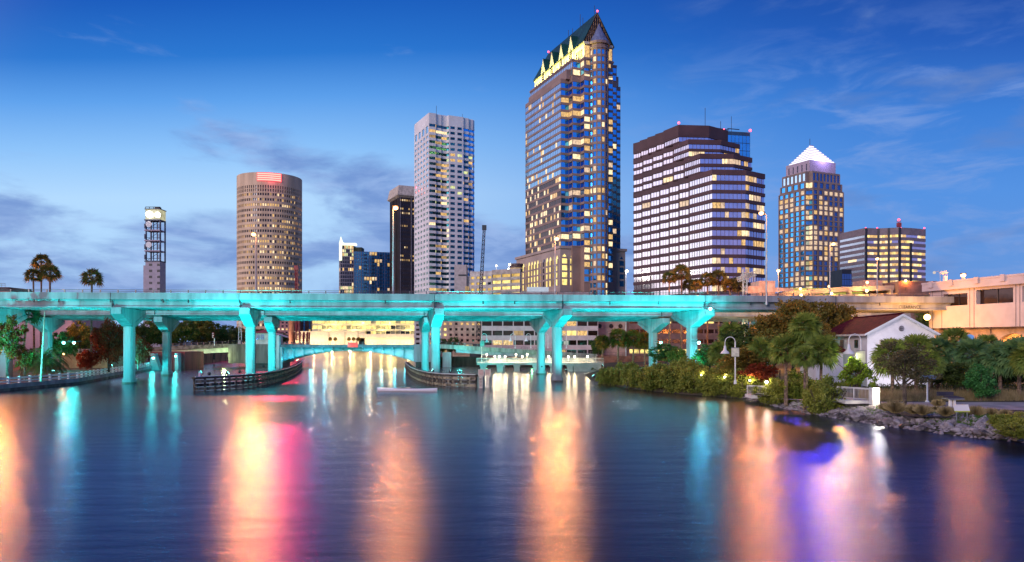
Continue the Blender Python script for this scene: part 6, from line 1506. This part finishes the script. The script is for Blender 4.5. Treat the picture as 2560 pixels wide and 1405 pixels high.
# tall fan palms behind the expressway
tp = fan_palm('fan_palm', '', 3, 18, 2.6, PL_O, 40, .22, group='tall fan palms behind the expressway'); tp2 = fan_palm('fan_palm', '', 4, 18, 2.5, PL_O, 36, .2, group='tall fan palms behind the expressway')
D = 205
for i, (px, yc, sc, lb) in enumerate(((1674, 694, .95, 'leftmost tall fan palm of the row behind the bridge'), (1703, 678, 1.25, 'highest fan palm of the row, second from its left'), (1724, 708, .95, 'short fan palm just right of the highest one'), (1740, 712, .9, 'fan palm fourth from the left of the row'),
        (1768, 697, 1.15, 'dark headed fan palm in the middle of the row'), (1797, 690, 1.3, 'wide headed fan palm fourth from the right of the row'), (1824, 712, 1.05, 'fan palm left of the rightmost one of the row'), (1849, 708, 1.2, 'rightmost fan palm of the row, before the sign frame'))):
    zc = Z(yc, D)
    place((tp, tp2)[i % 2], 'tp%d' % (i % 2), px, 0, D+(i % 3)*3, lb, sc, zb=zc-18*sc)
# three palms and a single palm above the left end of the bridge
for i, (px, yc, sc, lb, DD) in enumerate(((85, 688, .95, 'left palm of the orange lit trio above the left end of the bridge', 188), (103, 655, 1.15, 'tallest palm of the orange lit trio above the left end of the bridge', 192), (124, 682, 1.15, 'right palm of the orange lit trio above the left end of the bridge', 188), (228, 693, 1.2, 'lone tall palm right of the trio above the bridge', 186))):
    zc = Z(yc, DD); place((tp, tp2)[i % 2], 'tp%d' % (i % 2), px, 0, DD, lb, sc, zb=zc-18*sc)['group'] = 'tall palms on the left bank'
# cabbage palms
cp = fan_palm('cabbage_palm', '', 8, 6, 2.5, PL_G, 62, .2, low=-.9); cp2 = fan_palm('cabbage_palm', '', 9, 6, 2.4, PL_G, 58, .2, low=-.9); cp3 = fan_palm('cabbage_palm', '', 12, 6, 2.4, PL_T, 58, .2, low=-.9)
for i, (px, yc, D, sc, pr, lb) in enumerate((
    (2015, 815, 92, 1.12, 0, 'highest round headed cabbage palm of the clump left of the white house'), (1965, 868, 92, 1.2, 1, 'left cabbage palm of the clump beside the white house'), (2052, 872, 88, 1.15, 0, 'right cabbage palm of the clump beside the white house'), (2012, 888, 86, .8, 1, 'small low cabbage palm in the middle of the clump'),
    (1828, 832, 128, 1.35, 1, 'dark shaggy cabbage palm right of the rightmost pier'), (1800, 880, 124, 1.2, 0, 'leaning shaggy cabbage palm below the right girder'),
    (2232, 888, 92, 1.35, 0, 'cabbage palm with yellow green lit fronds beside the lime lit tree'), (2290, 872, 96, 1.3, 1, 'cabbage palm directly below the five gable windows'), (2345, 876, 98, 1.2, 2, 'cabbage palm below the right eave of the white house'), (2385, 848, 104, 1.15, 1, 'tall cabbage palm in front of the left arch'),
    (2432, 882, 94, 1.3, 2, 'cabbage palm behind the emerald bush'), (2470, 862, 106, 1.0, 0, 'cabbage palm in front of the middle arch'), (2500, 892, 90, 1.3, 2, 'cabbage palm right of the emerald bush'), (2548, 884, 88, 1.35, 2, 'cabbage palm at the right edge of the photo'), (2580, 890, 84, 1.2, 1, 'cabbage palm just outside the right edge'), (2322, 905, 90, 1.0, 1, 'low cabbage palm behind the viewer post'),
    (1905, 872, 112, 1.2, 0, 'brownish cabbage palm behind the left of the clump'))):
    zc = Z(yc, D); pp = (cp, cp2, cp3)[pr]; place(pp, 'cp%d' % pr, px, 0, D, lb, sc*.84, zb=zc-6*sc*.84)['group'] = 'cabbage palms on the right bank'
# orange lit palms by the right approach road
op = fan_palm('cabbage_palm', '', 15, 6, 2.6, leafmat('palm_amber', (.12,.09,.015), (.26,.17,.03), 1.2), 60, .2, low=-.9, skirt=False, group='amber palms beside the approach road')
for px, yc, sc, lb in ((1506, 853, .9, 'leftmost small amber palm at the approach road'), (1545, 842, 1.2, 'broad amber palm left of the middle one'), (1583, 845, 1.15, 'amber palm in front of the stone hall corner'), (1612, 850, 1.05, 'rightmost amber palm next to the teal pier')):
    D = 205; place(op, 'op', px, 0, D, lb, sc*1.05, zb=Z(yc, D)-6*sc*1.05)
# leaning coastal palm, date palm
cpx = fan_palm('fan_palm', 'leaning palm with a whitish trunk and dark head tucked under the left span', 31, 13, 2.9, leafmat('palm_dark', (.015,.05,.02), (.04,.09,.04)), 44, .24, skirt=False); cpx.location = (X(52, 150), 150, 1.2); cpx.rotation_euler = (0, radians(7), 0); cpx.scale = (.95, .95, .95)
root = thing('date_palm', 'huge date palm with long arching fronds behind the left promenade', 'palm', (X(108, 142), 142, 1.2))
mb = MB(); bx, by = X(108, 142), 142; mb.tube([(bx, by, 1.0), (bx, by, 4.6)], [.55, .5], 10); obj('trunk', mb, PBARK, root)
mb = MB(); r = random.Random(5)
for k in range(64):
    a = k*2.399; el = 1.3-1.5*(k/64)**.8; L_ = r.uniform(4.6, 5.8); p = (bx, by, 4.6); v = [cos(a)*cos(el), sin(a)*cos(el), sin(el)]; pts = [p]; nseg = 9
    for s_ in range(nseg):
        v[2] -= .17; vv = vnorm(v); p = vadd(p, vmul(vv, L_/nseg)); pts.append(p)
        sd = vnorm(vcross(vv, (0, 0, 1)))
        for q in range(3):
            o_ = vsub(p, vmul(vv, L_/nseg*q/3)); ll = .75*sin(pi*(s_+1)/(nseg+1.5))+.1
            for sg in (-1, 1):
                e = vadd(o_, vadd(vmul(sd, sg*ll), vadd(vmul(vv, ll*.5), (0, 0, -.15*ll)))); mb.poly([o_, vadd(o_, vmul(vv, .12)), e])
    mb.tube(pts, [.05]*(len(pts)-1)+[.015], 4)
obj('crown', mb, leafmat('date_fronds', (.05,.07,.02), (.13,.12,.035), .8), root)
# slim bare trunks rising beside the left piers
for px, D, h, ln, lb in ((108, 160, 14, .8, 'slim pale pole trunk in front of the date palm'),):
    root = thing('light_pole', 'slim peach lit pole rising in front of the date palm', 'pole', (X(104, 128), 128, 1.2)); mb = MB(); mb.tube([(X(102, 128), 128, 1.2), (X(112, 128), 128, Z(778, 128))], [.16, .1], 7); obj('shaft', mb, mat('peach_pole', (.42,.30,.24), .7), root)

# broadleaf trees -------------------------------------------------
T1 = tree_proto('broadleaf_tree', '', 'tree', 10, 4.5, 2.5, LF_OL, 41, 7000, .42); T2 = tree_proto('broadleaf_tree', '', 'tree', 10, 4.8, 2.2, LF_DK, 42, 6500, .42); T3 = tree_proto('broadleaf_tree', '', 'tree', 10, 4.6, 2.5, LF_OR, 43, 7500, .40)
TR = tree_proto('red_glow_tree', '', 'tree', 8, 4.2, 1.2, LF_RD, 44, 8000, .36)  # red light on these trees is put into the leaf colour
def top(pr, key, px, ytop, D, label, cs, zb=1.4, base=10, grp=None):
    h = Z(ytop, D)-zb; o = place(pr, key, px, 0, D, label, cs, sz=h/base, zb=zb)
    if grp: o['group'] = grp
    return o
top(TR, 'TR', 272, 792, 160, 'tree tinted by red light behind the nearest pier', 1.05, base=8)
top(TR, 'TR', 345, 835, 172, 'low red lit tree between the two left piers', .75, base=8); top(TR, 'TR', 215, 872, 158, 'small red lit shrub like tree near the cream house', .55, base=8)
G1 = 'trees on the left bank behind the bridges'
for px, yt, D, cs, pr, key, lb in ((372, 805, 255, 1.3, T1, 'T1', 'olive tree just right of the nearest pier'), (412, 790, 262, 1.5, T2, 'T2', 'dark tree behind the second left pier'), (455, 792, 258, 1.5, T1, 'T1', 'olive tree right of the second left pier'),
     (498, 789, 262, 1.6, T3, 'T3', 'rusty orange lit tree left of the gate signal'), (535, 805, 275, 1.4, T2, 'T2', 'dark tree behind the gate signal'), (575, 812, 380, 1.5, T2, 'T2', 'distant dark tree left of the tender house'), (598, 818, 420, 1.6, T1, 'T1', 'distant olive tree beside the signal mast'),
     (648, 822, 520, 1.6, T2, 'T2', 'far dark tree above the tender house roof'), (700, 828, 560, 1.5, T2, 'T2', 'far dark tree between the pink block and the awning'), (330, 800, 250, 1.4, T1, 'T1', 'olive tree half hidden behind the nearest pier'), (200, 805, 200, 1.2, T1, 'T1', 'yellow green tree behind the turquoise lamps'), (225, 815, 205, 1.2, T2, 'T2', 'dark tree behind the cream house'),
     (150, 828, 178, .8, T2, 'T2', 'small dark tree left of the turquoise pier'), (1130, 842, 262, .7, T2, 'T2', 'dark shrub tree under the apricot wing'), (1100, 846, 262, .6, T2, 'T2', 'low dark tree behind the paired piers'), (560, 826, 330, 1.1, T1, 'T1', 'low olive tree at the end of the approach rail'),
     (1495, 838, 215, .6, T2, 'T2', 'dark thin tree in front of the stone hall')):
    top(pr, key, px, yt, D, lb, cs, grp=G1 if px < 1000 else None)
TN = tree_proto('young_tree', '', 'tree', 10, 3.6, 2.0, leafmat('green_warm_lit_leaves', (.03,.09,.02), (.30,.12,.02), .25), 45, 5200, .34)  # orange in the leaf colour stands for the bank's warm light
top(TN, 'TN', 18, 782, 126, 'green and orange young tree by the balustrade at the left edge', .9, zb=1.2); top(TN, 'TN', 62, 862, 130, 'small orange tinted tree left of the date palm', .65, zb=1.2)
# big rusty tree and thicket on the right bank
for px, yt, D, cs, pr, key, lb in ((1985, 742, 128, 1.25, T3, 'T3', 'rusty lit big tree just right of the lamp pole'), (2092, 752, 144, .95, T3, 'T3', 'large rusty tree rising over the red roofed house'), (2020, 775, 119, .9, T3, 'T3', 'middle rusty tree behind the highest cabbage palm'), (1935, 778, 122, 1.1, T3, 'T3', 'rusty tree beneath the grey girder end'), (2045, 746, 142, 1.0, T3, 'T3', 'rusty tree in front of the girder, left of the largest one'),
     (1925, 825, 116, 1.0, T1, 'T1', 'olive tree in the thicket behind the cabbage palms'), (1872, 808, 126, 1.1, T2, 'T2', 'dark tree in the thicket beneath the girder'), (1868, 868, 112, .9, T3, 'T3', 'rusty lit shrub tree behind the bannered lamp'), (1900, 905, 108, .8, TR, 'TR', 'reddish low tree in the thicket'), (1775, 860, 140, .9, T2, 'T2', 'dark tree right of the rightmost pier base'),
     (1690, 868, 165, .8, T1, 'T1', 'olive tree between the two right bank piers'), (1665, 858, 170, .8, T2, 'T2', 'dark tree behind the farther right bank pier'), (1840, 905, 112, .75, T1, 'T1', 'yellow lit shrub tree below the bannered lamp'), (2322, 735, 225, .9, T2, 'T2', 'dark treetop above the parapet beside the pink building')):
    base = 8 if key == 'TR' else 10; top(pr, key, px, yt, D, lb, cs, zb=1.2, base=base, grp='trees of the right bank thicket')
TL = tree_proto('lime_lit_tree', 'lime green lit young tree at the foot of the cream boarded lamp post', 'tree', 5, 2.6, .8, LF_LM, 46, 3200, .26); TL.location = (X(2140, 86.5), 86.5, 1.3); TL.scale = (1, 1, 1.12)  # lime light worked into its leaf colour
TS = tree_proto('slender_tree', 'slender grey green tree with a thin pale trunk beside the viewer', 'tree', 7, 2.9, 1.9, leafmat('grey_olive_leaves', (.06,.06,.025), (.15,.14,.07)), 47, 4800, .2); TS.location = (X(2262, 76), 76, 1.2); TS.scale = (1.15, 1.15, .99)
TE = tree_proto('emerald_bush', 'bright emerald green round bush in front of the palms', 'bush', 4.2, 2.6, .2, LF_EM, 48, 6500, .22, squash=1.0); TE.location = (X(2452, 86), 86, 1.2)
top(T2, 'T2', 2395, 905, 92, 'dark shrub tree left of the emerald bush', .7, zb=1.2); top(T2, 'T2', 2330, 905, 96, 'dark shrub tree behind the slender tree', .7, zb=1.2); top(T2, 'T2', 2505, 905, 94, 'dark shrub tree right of the emerald bush', .7, zb=1.2)

def wl(D):
    for (a, b) in zip(WR[:-1], WR[1:]):
        if a[1] <= D <= b[1]: return a[0]+(b[0]-a[0])*(D-a[1])/(b[1]-a[1])
    return 33
# mangroves ------------------------------------------------------
MP = []
for q in range(3):
    r = random.Random(60+q); root = thing('mangrove_bush', '', 'bush', (0, 0, 0), 'mangrove bushes along the right bank')
    mb = MB()
    for k in range(16):
        a = r.uniform(0, 2*pi); rr = r.uniform(.3, 2.2); mb.tube([(cos(a)*rr*1.2, sin(a)*rr, -.5), (cos(a)*rr*.8, sin(a)*rr*.8, 1), (cos(a)*rr*1.3, sin(a)*rr*1.3, 2.6)], [.07, .05, .02], 4)
    obj('stems', mb, BARK, root)
    bl = [(r.uniform(-2.0, 2.0), r.uniform(-1.6, 1.6), r.uniform(1.1, 2.5), r.uniform(1.1, 1.9), r.uniform(1.1, 1.7), r.uniform(.9, 1.4)) for _ in range(9)]+[(0, 0, 1.2, 2.8, 2.2, 1.2)]
    obj('foliage', crown_mesh(70+q, bl, 9500, .25), LF_MG, root); MP.append(root)
lbs = ['leftmost mangrove bush, at the end of the lit walkway', 'low pale mangrove next to the walkway end', 'mangrove bush below the amber palms', 'mangrove bush in front of the farther right bank pier', 'tall mangrove bush left of the nearer right bank pier', 'mangrove bush with twiggy top below the rightmost pier', 'mangrove bush right of the rightmost pier', 'mangrove bush under the small path lamps', 'mangrove bush below the bannered lamp post', 'mangrove bush at the left end of the short white railing',
       'back mangrove bush behind the middle of the thicket', 'back mangrove bush beneath the dark shaggy palm', 'front mangrove overhanging the water in the middle', 'rounded mangrove bush right of the short white railing', 'large mangrove bush below the cabbage palm clump', 'mangrove bush left of the boardwalk railing', 'low leafy bush at the right edge above the rocks', 'second leafy bush at the lower right corner', 'back mangrove between pier and palms', 'low mangrove spilling over the first rocks']
sp = [(1492, 915, 176, .8), (1520, 912, 158, .85), (1545, 905, 150, 1.0), (1590, 905, 140, 1.05), (1640, 898, 133, 1.15), (1690, 893, 128, 1.25), (1735, 902, 121, 1.15), (1780, 910, 116, 1.15), (1822, 922, 112, 1.1), (1858, 936, 109, .85),
      (1665, 890, 145, 1.2), (1795, 905, 124, 1.1), (1620, 925, 128.5, .8), (1935, 935, 93, .85), (1995, 925, 89, 1.1), (2060, 938, 87.5, .9), (2530, 1020, 61.5, .55), (2552, 1055, 58, .6), (1745, 900, 130, 1.1), (1905, 965, 97, .6)]
def bankD(px):
    u = (px-1280)/FPX; best = 120
    for k in range(1200):
        D = 56+k*.12
        if wl(D) >= u*D: best = D
    return best
for i, (px, yt, D, sc) in enumerate(sp):
    if i < 10 or i in (12, 13, 15): D = bankD(px)+2.4*sc
    elif i < 16 or i > 17: D = bankD(px)+6.5
    zt = Z(yt, D); zb = .0 if i < 16 else (.6 if i in (16, 17) else 0); h = zt-zb
    place(MP[i % 3], 'MP%d' % (i % 3), px, 0, D, lbs[i], sc, sz=h/3.9, zb=zb)

for k, px in enumerate((826, 838, 872, 884, 897)):
    place(op, 'op', px, 0, 640, 'small palm at the foot of the floodlit podium', .75, zb=Z(847, 640)-6*.75)['group'] = 'small palms in front of the floodlit podium'
for px, py, w in ((1733, 937, 150), (1788, 943, 150), (1847, 951, 240)):
    D = bankD(px)+5.2
    l = thing('bush_lamp', 'small warm lamp glowing between the mangrove bushes', 'lamp', (X(px, D), D, 1.2), 'small path lamps glowing in the mangroves')
    p = (X(px, D), D-5.2, Z(py, D-5.2)); mb = MB(); mb.sphere(p, .15, 0, 8, 5); obj('lamp_glass', mb, LAMP_W, l); mb = MB(); mb.tube([(p[0], p[1], .5), p], .04, 5); obj('post', mb, DSTEEL, l); plight('lamp_light', (p[0], p[1]-.5, p[2]+.3), w, (1,.82,.42), .25, l)

# ornamental grasses ---------------------------------------------
def tuft(seed, n, h, w):
    r = random.Random(seed); mb = MB()
    for _ in range(n):
        a = r.uniform(0, 2*pi); b0 = r.uniform(0, w*.35); ou = r.uniform(.0, 1)*w; le = r.uniform(.7, 1.1)*h*(1-.45*(ou/w)**2)
        p0 = (cos(a)*b0, sin(a)*b0, 0); p1 = (cos(a)*(b0+ou*.45), sin(a)*(b0+ou*.45), le*.7); p2 = (cos(a)*(b0+ou), sin(a)*(b0+ou), le*r.uniform(.7, 1.05)); sd = (-sin(a)*.014*h, cos(a)*.014*h, 0)
        mb.poly([vsub(p0, sd), vadd(p0, sd), vadd(p1, sd), p2, vsub(p1, sd)])
    return mb
GT = leafmat('straw_grass', (.20,.17,.07), (.50,.40,.22), 1.5)
tf = []
for q in range(2): 
    g = thing('grass_tuft', '', 'grass tuft', (0, 0, 0), 'ornamental grass tufts in the mulch bed'); obj('blades', tuft(80+q, 520, 1.0, .75), GT, g); tf.append(g)
for i, (px, yb, D, sc, lb) in enumerate(((2238, 1018, 72, 1.3, 'broad dark grass tuft left of the slender trunk'), (2284, 1026, 71, 1.05, 'grass tuft just right of the slender trunk'), (2306, 1028, 70, 1.1, 'grass tuft at the foot of the viewer post'), (2339, 1024, 73, .65, 'small dark grass tuft between viewer and round tuft'), (2364, 1033, 69, 1.0, 'round grass tuft left of the information panel'), (2440, 1031, 69, 1.05, 'grass tuft just right of the information panel'), (2479, 1031, 70, .75, 'small grass tuft second from the right of the bed'), (2513, 1036, 68, .8, 'small grass tuft nearest the leafy bush'), (2216, 1020, 74, .9, 'dark grass tuft by the boardwalk end'), (2345, 1003, 79, .9, 'green grass tuft left of the bench'))):
    place(tf[i % 2], 'tf%d' % (i % 2), px, 0, D, lb, sc, zb=1.2)
mb = MB(); r = random.Random(91)
for _ in range(9000):
    px = r.uniform(2150, 2700); D = r.uniform(86, 92); x = X(px, D); h = r.uniform(.5, 1.45); a = r.uniform(0, 6.28); l = r.uniform(.1, .5)
    mb.poly([(x-.025, D, 1.2), (x+.025, D, 1.2), (x+cos(a)*l, D+sin(a)*l, 1.2+h)])
o = obj('tall_grass', mb, GT); tag(o, 'long band of straw coloured tall grass behind the path', 'grass', kind='stuff')
mb = MB(); r = random.Random(92)
for _ in range(7000):
    px = r.uniform(2170, 2700); D = r.uniform(98, 102); x = X(px, D); z0 = 1.25+r.uniform(0, 1.1); t_ = vnorm((r.gauss(0,1), r.gauss(0,1), r.gauss(0,1))); w_ = vnorm(vcross(t_, (r.gauss(0,1), .3, 1)))
    p = (x, D, z0); mb.poly([vsub(p, vmul(t_, .14)), vadd(p, vmul(w_, .07)), vadd(p, vmul(t_, .14)), vsub(p, vmul(w_, .07))])
o = obj('hedge', mb, LF_DK); tag(o, 'low dark clipped hedge behind the tall grass', 'hedge', kind='stuff')

# riprap ----------------------------------------------------------
RK = mat('riprap_stone', (.34,.31,.33), .85, var=.35, scale=1.4, bump=.6, col2=(.13,.11,.12)); rocks = []
for q in range(9):
    r = random.Random(200+q); mb = MB(); n, k = 9, 6; rad = [[r.uniform(.72, 1.12) for _ in range(n)] for _ in range(k+1)]
    rows = []
    for i in range(k+1):
        th = pi*i/k; rows.append([(sin(th)*cos(2*pi*j/n)*rad[i][j]*.5*1.3+1e-3*j, sin(th)*sin(2*pi*j/n)*rad[i][j]*.5, -cos(th)*.34*(rad[i][j] if 0 < i < k else 1)) for j in range(n)])
    mb.grid(rows, 0, True); o = obj('boulder', mb, RK if q < 6 else mat('wet_stone', (.10,.085,.08), .35, var=.35, scale=2, bump=.6)); tag(o, 'grey riprap rock lying on the right bank above the water', 'rock', 'riprap rocks along the right bank'); rocks.append(o)
r = random.Random(300); cnt = 0; pts = []
for i in range(290):
    D = 55+(88-55)*r.random()**1.25; f = r.random()**.8; x = wl(D)-.3+f*5.0; zz = -.05+.60*min(1, f*5/2.2)+max(0, (f*5-2.2)/2.8)*.55
    pts.append((x, D, zz, (r.uniform(.35, 1.5) if r.random() < .25 else r.uniform(.35, .95))*(1.1 if f < .4 else .85)))
for i, (x, D, zz, s_) in enumerate(pts):
    o = rocks[i] if i < 9 else rocks[6+i % 3] if zz < .22 else rocks[i % 6]
    if i >= 9: o = o.copy(); COL.objects.link(o)
    o.location = (x, D, zz+.08); o.rotation_euler = (r.uniform(-.5, .5), r.uniform(-.5, .5), r.uniform(0, 6.28)); o.scale = (s_, s_*r.uniform(.8, 1.1), s_*r.uniform(.7, 1.0))
mb = MB()
for _ in range(2600):
    D = 50+(106-50)*r.random(); f = r.random(); x = wl(D)-.4+f*5.6; zz = -.05+.60*min(1, f*5.6/2.2)+max(0, (f*5.6-2.2)/2.8)*.6; s_ = r.uniform(.12, .32)
    v = [(x+s_*cos(a)*r.uniform(.7, 1.1), D+s_*sin(a)*r.uniform(.7, 1.1), zz) for a in (0, 1.26, 2.5, 3.77, 5.0)]; tp_ = (x+r.uniform(-.1, .1), D+r.uniform(-.1, .1), zz+s_*r.uniform(.5, .9))
    for j in range(5): mb.poly([v[j], v[(j+1) % 5], tp_])
o = obj('rubble', mb, RK); tag(o, 'small broken stones filling the gaps between the riprap rocks', 'rubble', kind='stuff')
mb = MB()
for _ in range(9000):
    c = r.choice(((40.5, 68), (39, 73), (37, 79), (43, 64), (38, 86), (36, 84))); x = c[0]+r.gauss(0, 1.1); D = c[1]+r.gauss(0, 2.2); f = (x-wl(max(46, min(105, D)))); zz = .0+.62*min(1, max(0, f)/2.2)+max(0, min(1, (f-2.2)/2.8))*.6; a = r.uniform(0, 6.28)
    if f < 1.2: continue
    mb.poly([(x-.03, D, zz), (x+.03, D, zz), (x+cos(a)*.12, D+sin(a)*.12, zz+r.uniform(.12, .3))])
o = obj('bank_grass', mb, LF_GR); tag(o, 'patches of short green grass growing over the rocks', 'grass', kind='stuff')
